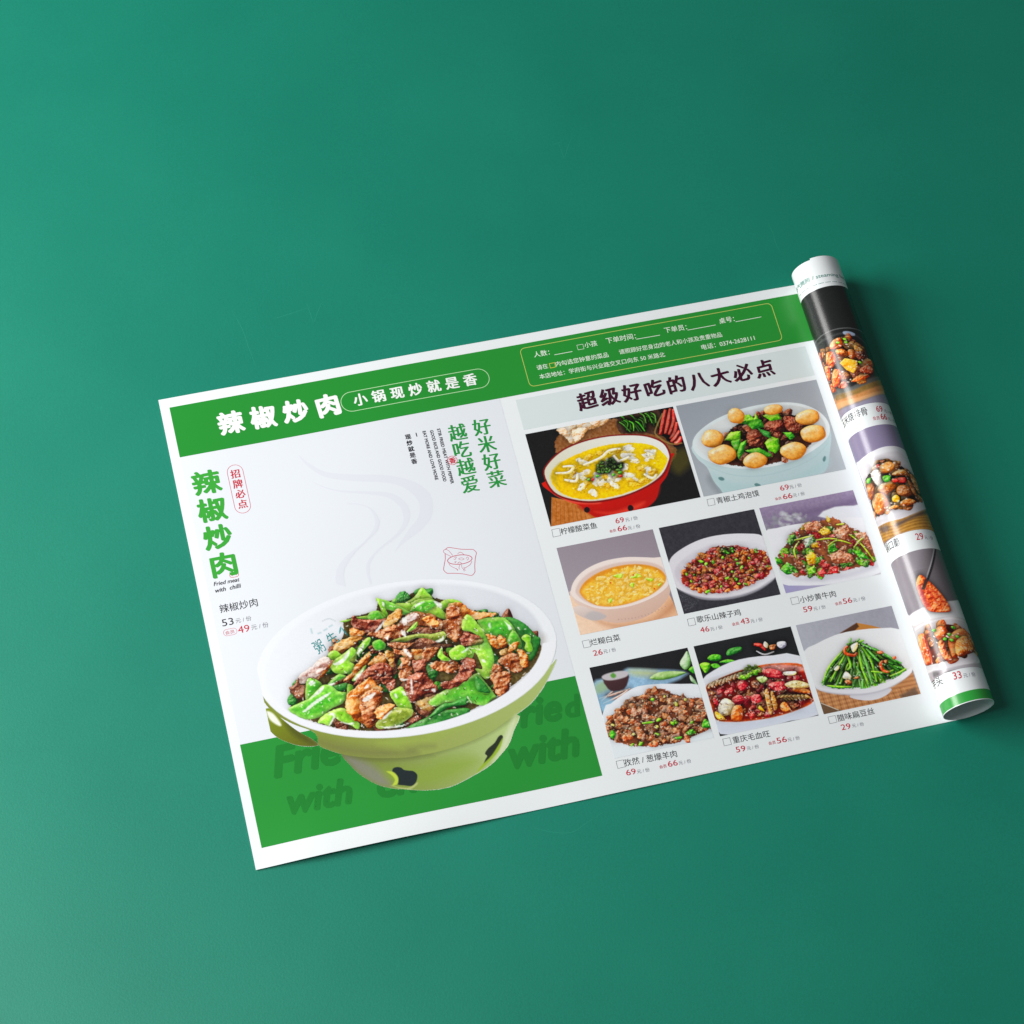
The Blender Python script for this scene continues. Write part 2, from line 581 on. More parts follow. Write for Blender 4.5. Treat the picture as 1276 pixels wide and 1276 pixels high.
    def strand(s, P, w, pal, **kw):
        P = spline(np.asarray(P, float), 5)
        t = np.gradient(P, axis=0); t /= np.linalg.norm(t, axis=1)[:, None] + 1e-9
        n = np.stack([-t[:, 1], t[:, 0]], 1)
        ww = w / 2 * (0.55 + 0.45 * np.sin(np.linspace(0.1, math.pi - 0.1, len(P))))[:, None]
        s.piece(np.concatenate([P + n * ww, (P - n * ww)[::-1]]), pal, sm=0, **kw)

    def texture(s, amp=0.4, fr=0.75, id=2):
        """Fine uneven tone over the food."""
        k = 1 + amp * (fbm(s.X * fr, s.Y * fr, s.seed + 500, 4) - 0.5) * 2
        s.c = np.where((s.id == id)[..., None], s.c * k[..., None], s.c)

    def squiggles(s, P, n, col, L, w, alpha=.7):
        """Short broken gleams (or dark gaps) strewn over the food."""
        for x, y in s.inside(P, n):
            a = s.rng.random() * 6.3; l = L * (0.4 + s.rng.random()); b = a + (s.rng.random() - .5) * 1.6
            Q = np.array([(x, y), (x + l * math.cos(a), y + l * math.sin(a)), (x + l * (math.cos(a) + math.cos(b)), y + l * (math.sin(a) + math.sin(b)))])
            for q in stroke(spline(Q, 3), w, True): s.fill(q, col, sm=0, soft=s.step * 1.6, alpha=alpha)

    def grain(s, amp=5, blur=0):
        s.c += amp * (fbm(s.X * 2.5, s.Y * 2.5, s.seed + 999, 2) - 0.5)[..., None] * 2

    def build(s, name, layer, parent, label=None, names=None, keep=None):
        """names: {id: sub-part name}; keep: mask of ids to print at all."""
        V = s.side.at(s.X.ravel(), s.Y.ravel(), s.side.off0 + 0.03 * layer)
        Fq = grid_faces(s.nx, s.ny)
        c = np.clip(s.c, 0, 255) / 255
        m = c.mean(-1, keepdims=True)
        c = np.clip(m + (c - m) * (1 + (s.punch - 1) * np.clip(np.abs(c - m).max(-1, keepdims=True) * 6, 0, 1)), 0, 1) ** s.lift          # the print is more vivid and lighter than its inks
        cols = c.reshape(-1, 3) * 255
        fid = s.id[:-1, :-1].ravel()
        base = fast_mesh(name, V, Fq[fid == (0 if keep is None else keep)], photo_ink(), parent, cols, label)
        for k, nm in (names or {}).items():
            if (fid == k).any():
                fast_mesh(nm, V, Fq[fid == k], photo_ink(), base, cols)
        return base


# ================================================================== the table
TZ = -0.3
ng = 60
gx, gy = np.meshgrid(np.linspace(-1.6, 1.9, ng), np.linspace(-1.6, 1.6, ng))
table = fast_mesh('table_surface', np.stack([gx.ravel(), gy.ravel(), np.full(gx.size, TZ * S)], 1), grid_faces(ng, ng)[:, ::-1], table_mat(), None)
table['kind'] = 'structure'
table['label'] = 'matt green table surface with a few fine scratches'
sv, sf = [], []
for b, pts in ((box(280, 340, 200), [(50, 290), (110, 390), (150, 470), (200, 620), (260, 766)]),
               (box(280, 340, 200), [(650, 235), (680, 320), (708, 410)]), (box(280, 340, 200), [(708, 410), (735, 320), (775, 230)]),
               (box(280, 340, 200), [(380, 365), (500, 330), (690, 265)]),
               (box(640, 120, 140), [(440, 545), (545, 515)]), (box(640, 120, 140), [(505, 520), (545, 620), (575, 715)]),
               (box(640, 120, 140), [(575, 715), (615, 580), (670, 450)]),
               (box(900, 260, 130), [(545, 130), (620, 300), (660, 430), (735, 565)]),
               (box(500, 820, 260), [(800, 1030), (900, 1060), (1040, 1065), (1130, 1010), (1270, 920)])):
    for q in stroke(spline(T(b, pts), 6), 0.28, True):
        k = len(sv); sv += [(p[0] * S, -p[1] * S, (TZ + 0.03) * S) for p in q]; sf.append([k, k + 1, k + 2, k + 3])
rd = random.Random(8)
for i in range(46):                                                  # grains of dust
    x, y, r = -190 + 720 * rd.random(), -260 + 640 * rd.random(), 0.12 + 0.16 * rd.random(); k = len(sv)
    sv += [((x + r * math.cos(a)) * S, -(y + r * math.sin(a)) * S, (TZ + 0.03) * S) for a in (0, 1.5, 3.1, 4.7)]; sf.append([k + 3, k + 2, k + 1, k])
link('scratch', sv, sf, ink((34, 148, 122), 0.5, 'scratched_paint'), table)

# ================================================================== the menu sheet
menu = bpy.data.objects.new('menu_poster', None); scene.collection.objects.link(menu)
menu['label'] = 'glossy printed food menu sheet lying on the green table, its right end rolled up'
menu['category'] = 'poster'


def build_sheet():
    us = np.concatenate([np.arange(0, 399, 3.0), np.arange(399, U_END, 0.7), [U_END]])
    vs = np.concatenate([np.arange(0, 255, 5.0), np.arange(255, H, 1.5), [H]])
    X, Y = np.meshgrid(us, vs); n, m = len(us), len(vs)
    A = surf(X.ravel(), Y.ravel(), 0.0); B = surf(X.ravel(), Y.ravel(), -THICK)
    Fq = grid_faces(n, m); V = [A, B]; Fs = [Fq, Fq[:, ::-1] + len(A)]; base = 2 * len(A)
    idx = np.arange(n * m).reshape(m, n)
    for e in (idx[0], idx[-1][::-1], idx[:, 0][::-1], idx[:, -1]):      # the four cut edges, with vertices of their own
        V += [A[e], B[e]]; k = len(e); i = np.arange(k - 1)
        Fs.append(np.stack([base + i, base + i + 1, base + k + i + 1, base + k + i], 1)); base += 2 * k
    fast_mesh('paper_sheet', np.concatenate(V), np.concatenate(Fs), ink(WHITE, 0.24, 'coated_paper'), menu)


build_sheet()

GREEN, GREEN_DK, GREEN_TX = (40, 147, 53), (35, 131, 50), (44, 160, 64)
PANEL = (234, 238, 244)
RED, BLACK, GREY = (205, 36, 60), (38, 36, 42), (120, 122, 130)

# ---- header
header = patch('header_band', 5.56, 6.44, W_FLAT + 4, 40.59, GREEN, 1, menu, step=1.5)
Z1, Z2, Z3 = box(180, 440, 260), box(400, 400, 300), box(630, 340, 370)
p = []; put_row(p, '辣椒炒肉', *T(Z1, [(527, 427), (1122, 320)]), em=15.6, bold=0.05, hx=.65, nib=-.5, wob=.12)
lettering('title', p, (252, 253, 252), 2, header)
p = []; put_row(p, '小锅现炒就是香', *T(Z2, [(208, 417), (790, 312)]), em=8.7, bold=0.034, hx=.45, nib=-.4, wob=.06)
lettering('slogan', p, (250, 252, 250), 2, header)
c0, c1 = T(Z2, [(163, 427), (835, 307)]); rr_ = 6.6
flat_shapes('slogan_outline', ring(rrect(c0[0] - rr_, (c0[1] + c1[1]) / 2 - rr_, c1[0] + rr_, (c0[1] + c1[1]) / 2 + rr_, rr_ - 0.01, 10), 0.4), (190, 232, 180), 2, header)
ZO = box(640, 360, 350)
q = T(ZO, [(30, 270), (1170, 66), (1222, 237), (70, 442)])
form = flat_shapes('order_form_frame', ring(rrect(q[[0, 3], 0].mean(), q[:2, 1].mean(), q[1:3, 0].mean(), q[2:, 1].mean(), 3), 0.36), (206, 214, 110), 2, header)
p = []
for body, a, b in (('人数：', (95, 312), (166, 300)), ('小孩', (325, 270), (382, 259)), ('下单时间：', (423, 251), (558, 228)), ('下单员：', (688, 203), (790, 186)),
                   ('桌号：', (937, 160), (1006, 148)), ('请在', (108, 370), (158, 360)), ('内勾选您钟意的菜品', (194, 354), (433, 311)),
                   ('请照顾好您身边的老人和小孩及贵重物品', (482, 300), (949, 218)), ('本店地址：学府街与兴业路交叉口向东 50 米路北', (120, 411), (690, 309)),
                   ('电话：0374-2628111', (857, 278), (1098, 234))):
    put(p, body, *T(ZO, [a, b]), bold=0.008)
lettering('order_form_text', p, (236, 248, 232), 2, header)
for a, b in (((185, 300), (267, 285)), ((557, 230), (665, 211)), ((790, 188), (918, 164)), ((1008, 150), (1125, 128))):
    flat_shapes('order_form_line', stroke(T(ZO, [a, b]), 0.36), (236, 248, 232), 2, header)
flat_shapes('order_form_tick_box', ring(T(ZO, [(287, 257), (314, 252), (320, 273), (293, 278)]), 0.32), (236, 248, 232), 2, header)
flat_shapes('order_form_tick_box', ring(T(ZO, [(162, 340), (186, 335), (191, 355), (167, 360)]), 0.5), (222, 214, 90), 2, header)

# ---- left feature panel
panel = patch('feature_panel', 5.56, 40.61, 202.53, 226.05, PANEL, 1, menu)
block = patch('green_block', 5.56, 226.08, 202.53, 288.35, (43, 149, 58), 1, menu, step=1.5)
ZS = box(350, 540, 220)


def ribbon(a, b):
    a, b = spline(T(ZS, a), 6), spline(T(ZS, b), 6)
    n = min(len(a), len(b))
    return [np.array([a[i], a[i + 1], b[i + 1], b[i]]) for i in range(n - 1)]


steam = ribbon([(120, 150), (200, 215), (330, 280), (520, 298), (760, 305), (960, 350), (1070, 430), (1100, 520), (1080, 620), (1000, 710), (890, 790), (820, 860)],
               [(120, 150), (190, 235), (320, 315), (520, 345), (760, 358), (900, 400), (985, 480), (1005, 550), (985, 620), (930, 690), (860, 790), (820, 860)])
flat_shapes('steam_swirl', steam, (230, 232, 240), 1.6, panel)
steam = ribbon([(205, 335), (300, 380), (430, 412), (620, 420), (780, 430), (880, 480), (930, 560), (920, 650), (850, 740), (720, 840), (650, 930), (640, 1010), (660, 1090)],
               [(205, 335), (300, 388), (430, 424), (620, 440), (760, 462), (850, 520), (880, 580), (880, 650), (830, 730), (700, 840), (625, 930), (618, 1010), (645, 1090)])
flat_shapes('steam_swirl', steam, (230, 232, 240), 2.0, panel)
steam = ribbon([(480, 508), (560, 510), (650, 540), (700, 600), (712, 650), (690, 710), (620, 780), (530, 870), (470, 960), (455, 1030), (470, 1110)],
               [(480, 512), (560, 516), (630, 540), (668, 590), (680, 650), (660, 710), (590, 790), (480, 880), (410, 970), (395, 1040), (400, 1090)])
flat_shapes('steam_swirl', steam, (230, 232, 240), 2.4, panel)

ZL = box(220, 560, 140, 687)
p = []; put_column(p, '辣椒炒肉', *T(ZL, [(182, 203), (288, 705)]), em=16.2, bold=0.044, hx=.6, nib=-.5, sx=1.06)
lettering('dish_title', p, (62, 170, 60), 2, panel)
q = T(ZL, [(357, 142), (405, 343)]); uu = q[:, 0].mean()
flat_shapes('badge_outline', ring(rrect(uu - 4.7, q[0, 1] - 5.0, uu + 4.7, q[1, 1] + 5.0, 4.69, 9), 0.3), (214, 84, 104), 2, panel)
p = []; put_column(p, '招牌必点', *(T(ZL, [(360, 150), (404, 334)])), em=6.1, bold=0.028, hx=.2, nib=-.1)
lettering('badge_text', p, (206, 44, 66), 2, panel)
p = []; put(p, 'Fried meat', *T(ZL, [(228, 838), (384, 808)]), bold=0.02, shear=0.25); put(p, 'with  chilli', *T(ZL, [(234, 880), (392, 847)]), bold=0.02, shear=0.25)
put(p, '辣椒炒肉', *T(ZL, [(268, 1004), (500, 960)]), bold=0.004)
put(p, '53', *T(ZL, [(282, 1085), (352, 1071)]), h=4.4)
lettering('dish_name', p, BLACK, 2, panel)
p = []; put(p, '元 / 份', *T(ZL, [(364, 1066), (460, 1047)])); put(p, '元 / 份', *T(ZL, [(460, 1108), (565, 1088)]))
lettering('price_unit', p, GREY, 2, panel)
p = []; put(p, '49', *T(ZL, [(380, 1128), (450, 1114)]), h=4.4); put(p, '会员', *T(ZL, [(300, 1136), (356, 1125)]), h=2.3)
lettering('price', p, RED, 2, panel)
q = T(ZL, [(290, 1120), (366, 1105)])
pc = T(ZL, [(328, 1118)])[0]
flat_shapes('member_badge', ring(rrect(pc[0] - 3.9, pc[1] - 2.0, pc[0] + 3.9, pc[1] + 2.0, 1.95, 8), 0.25), (222, 130, 140), 2, panel)
pc = T(ZL, [(352, 768)])[0]
flat_shapes('seal', ring(rrect(pc[0] - 2.6, pc[1] - 1.5, pc[0] + 2.6, pc[1] + 1.5, 1.4, 6), 0.3) + stroke([(pc[0] - 1.5, pc[1] + .4), (pc[0], pc[1] - .5), (pc[0] + 1.5, pc[1] + .3)], 0.5), (214, 90, 90), 2, panel)

ZQ = box(500, 525, 140)
p = []
put_column(p, '好米好菜', *T(Z2, [(852, 562), (930, 838)]), em=12.0, bold=0.03, sx=0.94, hx=0.12, nib=-.12)
put_column(p, '越吃越爱', *T(Z2, [(723, 592), (789, 865)]), em=12.0, bold=0.03, sx=0.94, hx=0.12, nib=-.12)
lettering('couplet', p, (40, 152, 66), 2, panel)
p = []
put(p, 'STIR FRIED MEAT WITH PEPPER', *T(ZQ, [(402, 90), (562, 715)]), h=2.1, bold=.035); put(p, 'GOOD RICE AND GOOD FOOD', *T(ZQ, [(322, 108), (478, 690)]), h=2.1, bold=.035)
put(p, 'EAT MORE AND LOVE MORE', *T(ZQ, [(238, 118), (384, 672)]), h=2.1, bold=.035)
put_column(p, '现炒就是香', *T(ZQ, [(76, 180), (146, 458)]), em=3.7, bold=0.04, hx=.6)
lettering('couplet_note', p, (44, 42, 50), 2, panel)
flat_shapes('dash', stroke(T(ZQ, [(166, 135), (178, 178)]), 0.6), (44, 42, 50), 2, panel)
pc = T(ZQ, [(580, 447)])[0]
th = np.linspace(0, 2 * math.pi, 25)[:-1]
circ = np.stack([np.cos(th), np.sin(th)], 1)
flat_shapes('seal', ring(pc + circ * 2.9, 0.32), (216, 62, 84), 3, panel)
p = []; put_column(p, '香', pc, pc, em=4.2, bold=0.03); lettering('seal_text', p, (212, 44, 66), 3, panel)

ZW = box(540, 670, 70)
lines = [([(275, 265), (340, 225), (470, 240), (640, 265), (900, 270)], 0.55), ([(900, 270), (975, 340), (955, 450), (940, 620), (945, 780)], 0.55),
         ([(945, 780), (870, 860), (700, 830), (520, 812), (310, 812)], 0.55), ([(310, 812), (235, 735), (250, 600), (270, 480), (265, 360)], 0.55),
         ([(440, 410), (350, 300), (270, 270), (225, 310), (265, 360), (400, 430)], 0.4),
         ([(550, 370), (600, 335), (650, 345), (690, 390)], 0.4), ([(350, 590), (400, 650), (520, 710), (560, 740)], 0.4), ([(870, 540), (830, 620), (720, 690)], 0.4),
         ([(470, 450), (520, 440), (490, 500), (460, 480)], 0.35), ([(570, 485), (630, 460), (700, 485), (640, 510), (570, 490)], 0.35), ([(740, 480), (770, 440), (800, 480), (760, 515)], 0.35),
         ([(470, 560), (520, 545), (490, 580)], 0.35), ([(550, 590), (590, 555), (640, 590), (600, 610)], 0.4), ([(600, 620), (580, 690), (600, 720)], 0.35), ([(640, 620), (650, 680), (690, 730), (700, 770)], 0.35),
         ([(680, 670), (720, 690), (690, 720), (740, 745)], 0.35), ([(520, 700), (550, 750)], 0.35)]
sh = []
for pts, wd in lines: sh += stroke(spline(T(ZW, pts), 4), wd * 0.62)
th = np.linspace(0, 2 * math.pi, 33)[:-1]
e = np.array([600 + 278 * np.cos(th), 500 + 105 * np.sin(th) - 25 * np.cos(th)]).T
sh += ring(T(ZW, e), 0.42)
flat_shapes('pan_emblem', sh, (206, 66, 96), 2, panel)

ZC, ZD = box(290, 820, 250, 1181), box(500, 820, 260)
p = []
put(p, 'Fried', *T(ZC, [(238, 722), (760, 598)]), bold=0.055, shear=0.3, hx=.55, nib=-.7)
lettering('ghost_text', p, GREEN_DK, 2, block, lmax=3); p = []
put(p, 'with', *T(ZC, [(298, 940), (700, 866)]), bold=0.055, shear=0.3, hx=.55, nib=-.7)
lettering('ghost_text', p, GREEN_DK, 2, block, lmax=3); p = []; put(p, 'ch', *T(ZC, [(835, 845), (1085, 800)]), bold=0.055, shear=0.3, hx=.55, nib=-.7)
lettering('ghost_text', p, GREEN_DK, 2, block, lmax=3); p = []
put(p, 'with', *T(ZD, [(640, 700), (1088, 608)]), bold=0.055, shear=0.3, hx=.55, nib=-.7)
lettering('ghost_text', p, GREEN_DK, 2, block, lmax=3); p = []; put(p, 'rie', *T(ZD, [(725, 442), (985, 384)]), bold=0.055, shear=0.3, hx=.55, nib=-.7)
lettering('ghost_text', p, GREEN_DK, 2, block, lmax=3)
p = []; put(p, 'd', *T(ZD, [(1000, 380), (1095, 358)]), bold=0.055, shear=0.25, hx=.55, nib=-.7)
lettering('ghost_text', p, GREEN_DK, 2, block, lmax=3)

# ---- right column heading
heading = patch('section_band', 211.8, 43.66, 398.1, 64.6, (221, 232, 232), 1, menu)
p = []
put_row(p, '超级好吃的八大必点', *T(Z3, [(350, 550), (1112, 411)]), em=12.6, bold=0.046, hx=.3, nib=-.55, slant=.1, wob=.1)
lettering('section_title', p, (66, 18, 44), 2, heading)


# ---- captions under the dishes
def caption(pic, b, name, tick, side=Front, lmax=None, unit=(), red=()):
    if tick:
        flat_shapes('tick_box', ring(T(b, tick, side), 0.28), (90, 92, 98), 1, pic, side, lmax)
    p = []
    for body, a, c, h in name: put(p, body, *T(b, [a, c], side), h=h, bold=0.002)
    if p: lettering('dish_name', p, BLACK, 1, pic, side, lmax)
    p = []
    for body, a, c, h in red: put(p, body, *T(b, [a, c], side), h=h, bold=0.004)
    if p: lettering('price', p, RED, 1, pic, side, lmax)
    p = []
    for a, c in unit: put(p, '元 / 份', *T(b, [a, c], side))
    if p: lettering('price_unit', p, GREY, 1, pic, side, lmax)

M1_ = box(360, 730, 120)
crest_parts = []; p = crest_parts; put(p, '粥', *T(M1_, [(392, 918), (505, 852)]), h=8.4, bold=.006); put(p, '先', *T(M1_, [(566, 812), (682, 742)]), h=8.2, bold=.006)

# ================================================================== the big dish
MEAT = ((58, 18, 8), (158, 68, 28), (244, 172, 116)); MAROON = ((40, 12, 10), (112, 38, 24), (216, 124, 92)); ORANGE = ((104, 36, 8), (214, 104, 30), (255, 196, 116))
TAN = ((110, 52, 20), (214, 138, 56), (250, 206, 130)); PINK = ((150, 96, 84), (224, 190, 178), (250, 236, 228)); BROWN = ((46, 20, 16), (104, 52, 34), (176, 104, 70))
LIME = ((40, 116, 14), (112, 196, 34), (194, 240, 92)); GRN = ((16, 86, 18), (62, 164, 38), (136, 216, 70)); DGRN = ((12, 54, 20), (34, 112, 38), (92, 172, 76)); OLIVE = ((50, 66, 16), (118, 140, 40), (196, 208, 96))
M1, M2, M3, M4, M5, M6 = box(360, 730, 120), box(460, 730, 120), box(560, 730, 120), box(360, 810, 120), box(460, 810, 120), box(560, 810, 120)
A, B = box(310, 680, 220), box(500, 680, 220)
C7 = box(310, 880, 210)


def join(*bp, side=Front):
    return np.concatenate([T(b, p, side) for b, p in bp])


big = Picture(24, 110, 201, 286, 0.27, bg=PANEL, seed=3)
big.id[:] = 9                                                    # 9 = outside the cut-out, not printed
outer = join((A, [(65, 920), (75, 840), (120, 720), (200, 630), (330, 545), (480, 455), (640, 382), (820, 315), (1000, 268), (1160, 242)]),
             (B, [(0, 236), (180, 230), (400, 242), (560, 268), (700, 312), (820, 366), (930, 435), (1040, 530), (1110, 610), (1148, 700), (1146, 770)]),
             (ZD, [(945, 0), (870, 110), (700, 240), (520, 350), (400, 405), (250, 445), (0, 480)]),
             (ZC, [(900, 472), (800, 468), (640, 450), (480, 425), (350, 380), (250, 322), (185, 255), (152, 170)]))
inner = join((ZC, [(205, 240), (270, 285), (340, 325), (450, 375), (600, 412), (800, 434), (900, 434)]), (ZD, [(0, 432), (250, 393), (500, 280), (700, 152), (850, 12)]),
             (B, [(965, 850), (1030, 740), (1045, 660), (1010, 570), (930, 490), (820, 415), (680, 350), (500, 300), (300, 275), (100, 272)]),
             (A, [(1160, 285), (1000, 305), (800, 360), (600, 440), (420, 530), (260, 640), (170, 760), (135, 900), (150, 1010), (210, 1100)]))
outer, inner = ellipse_through(outer), ellipse_through(inner)
big.punch = 1.16
big.fill(join((ZC, [(192, 300), (186, 350), (205, 410), (250, 460), (310, 492), (400, 518), (500, 516), (470, 480), (380, 430), (290, 360), (230, 305)])), (118, 134, 34), id=1, grad=((86, 88, 30), 0.3, 1))
big.fill(join((ZC, [(200, 315), (240, 330), (285, 390), (270, 400), (220, 365)])), (250, 250, 240), soft=1.2, alpha=.95)
big.fill(join((ZC, [(300, 372), (420, 450), (490, 505), (440, 500), (350, 450)])), (58, 62, 24), soft=3, alpha=.6)
foot = join((ZC, [(640, 555), (690, 630), (760, 695), (860, 750), (960, 772)]), (ZD, [(0, 803), (150, 812), (300, 790), (450, 715), (545, 655), (600, 600), (655, 530), (685, 450), (705, 345), (400, 440), (100, 520)]), (ZC, [(1000, 540), (800, 540)]))
big.fill(foot, (92, 102, 44), id=1, grad=((186, 208, 138), 1, -0.1))
big.fill(join((ZC, [(760, 640), (1000, 640), (1180, 620)]), (ZD, [(150, 640), (380, 600), (470, 640), (330, 740), (150, 790), (0, 790)]), (ZC, [(1000, 770), (850, 730)])), (124, 150, 52), soft=9, alpha=.6)
big.fill(join((ZC, [(640, 555), (690, 630), (760, 695), (860, 750), (930, 750), (900, 700), (850, 650), (760, 600)])), (126, 124, 116), soft=5, alpha=.8)
big.fill(join((ZC, [(640, 565), (800, 598), (1000, 600), (1180, 575)]), (ZD, [(200, 590), (450, 510), (640, 405), (700, 350), (450, 470), (200, 560), (0, 590)]), (ZC, [(850, 585)])), (70, 78, 30), soft=3.5, alpha=.45)
body = join((ZC, [(152, 180), (185, 262), (250, 330), (350, 388), (480, 440), (505, 512), (560, 540), (650, 568), (740, 582), (850, 590), (1000, 588)]),
            (ZD, [(100, 598), (200, 580), (330, 545), (450, 500), (560, 445), (640, 390), (720, 335), (800, 270), (880, 160), (950, 5), (860, 90), (500, 330), (100, 440)]), (ZC, [(900, 440), (500, 400)]))
big.fill(body, (110, 120, 46), id=1, grad=((172, 190, 118), 1, -0.25))
big.fill(join((ZC, [(470, 470), (650, 505), (850, 530), (1180, 520)]), (ZD, [(100, 540), (100, 590), (0, 605)]), (ZC, [(850, 590), (650, 568), (540, 530)])), (104, 104, 62), soft=6, alpha=.6)
big.fill(join((ZC, [(860, 490), (1180, 480)]), (ZD, [(150, 470), (400, 390), (250, 470), (0, 530)]), (ZC, [(1000, 535)])), (150, 172, 76), soft=8, alpha=.6)
big.fill(join((ZD, [(700, 350), (688, 440), (640, 560), (560, 640), (600, 560), (640, 460)])), (222, 230, 196), soft=3, alpha=.7)
for hole in ((ZC, [(945, 650), (965, 643), (990, 646), (1010, 660), (1040, 664), (1065, 668), (1086, 690), (1080, 730), (1055, 755), (1010, 752), (970, 745), (975, 715), (968, 695), (940, 672)]),):
    big.fill(T(*hole), (28, 36, 38), soft=.5)
big.fill(join((ZC, [(905, 668), (945, 672), (970, 700), (972, 740), (940, 752), (955, 720), (935, 690)])), (178, 200, 72), soft=.8)
big.fill(join((ZC, [(930, 752), (1030, 768), (1085, 735), (1080, 752), (1030, 778)])), (196, 200, 140), soft=.9, alpha=.7)
big.fill(join((ZD, [(610, 472), (622, 488), (600, 545), (570, 590), (520, 640), (500, 660), (514, 622), (525, 600), (512, 585), (530, 555), (570, 520), (592, 485)])), (34, 40, 30), soft=.5)
big.fill(join((ZD, [(620, 490), (600, 560), (540, 632), (460, 705), (490, 660), (550, 600), (590, 540)])), (140, 170, 52), soft=.7)
big.fill(outer, (238, 241, 248), sm=0, id=1, grad=((248, 250, 254), 0.6, 1))
big.fill(inner, (219, 222, 230), sm=0, soft=2.5, grad=((238, 241, 247), -1, -0.3))
big.fill(join((B, [(1010, 640), (1045, 660), (1035, 740), (1000, 820), (985, 760)])), (200, 196, 190), soft=4, alpha=.7)
# crest half hidden by the food
big.c = big.c
stewP = join((A, [(305, 1180), (300, 1040), (370, 960), (540, 815), (590, 790), (630, 740), (690, 640), (680, 556), (760, 512), (920, 470), (935, 400), (1060, 395), (1200, 335), (1276, 310)]),
             (B, [(150, 315), (230, 375), (330, 395), (430, 425), (500, 465), (650, 485), (760, 530), (900, 585), (985, 670), (1015, 750), (985, 840)]),
             (ZD, [(850, 18), (700, 155), (500, 283), (250, 393), (0, 432)]), (ZC, [(1000, 430), (800, 432), (600, 410), (450, 366), (340, 303)]))
sink = stewP
big.fill(spline(stewP, 2, True), (170, 165, 150), soft=4, alpha=.4, sm=0)
big.fill(stewP, (92, 74, 34), id=2, sm=2, mottle=80, wob=.6)
big.keep_in = 2
for pts in ([(690, 540), (670, 640)], [(700, 560), (760, 640), (800, 660)]):
    for q in stroke(spline(T(M1, pts), 3), 1.0, True): big.fill(q, (58, 140, 142), sm=0, soft=.4)
for b, pts in ((M1, [(290, 570), (310, 640)]), (M1, [(380, 640), (430, 620)]), (M1, [(460, 600), (510, 570)]), (M1, [(530, 550), (580, 520)])):
    for q in stroke(T(b, pts), .9): big.fill(q, (150, 190, 196), sm=0, soft=.8, alpha=.6)
for a in np.linspace(0, 1, 8):
    c = T(M1, [(450 + 160 * a, 470 - 30 * math.sin(a * 3.1))])[0]; big.fill(big.blob(c[0], c[1], .5, .4, 0), (186, 196, 204), soft=.5, alpha=.7)
sel = big.id == 2
big.scatter(stewP, 60, [DGRN, GRN, BROWN, DGRN], 2.2, 4.2, (1.2, 2.4), bump=.3, gloss=.5, shadow=.45)
big.scatter(stewP, 42, [MAROON, BROWN, MEAT, DGRN, MEAT], 2.2, 4.0, (1.1, 2), bump=.6, gloss=.5, shadow=.45, glint=.5, wob=.5)
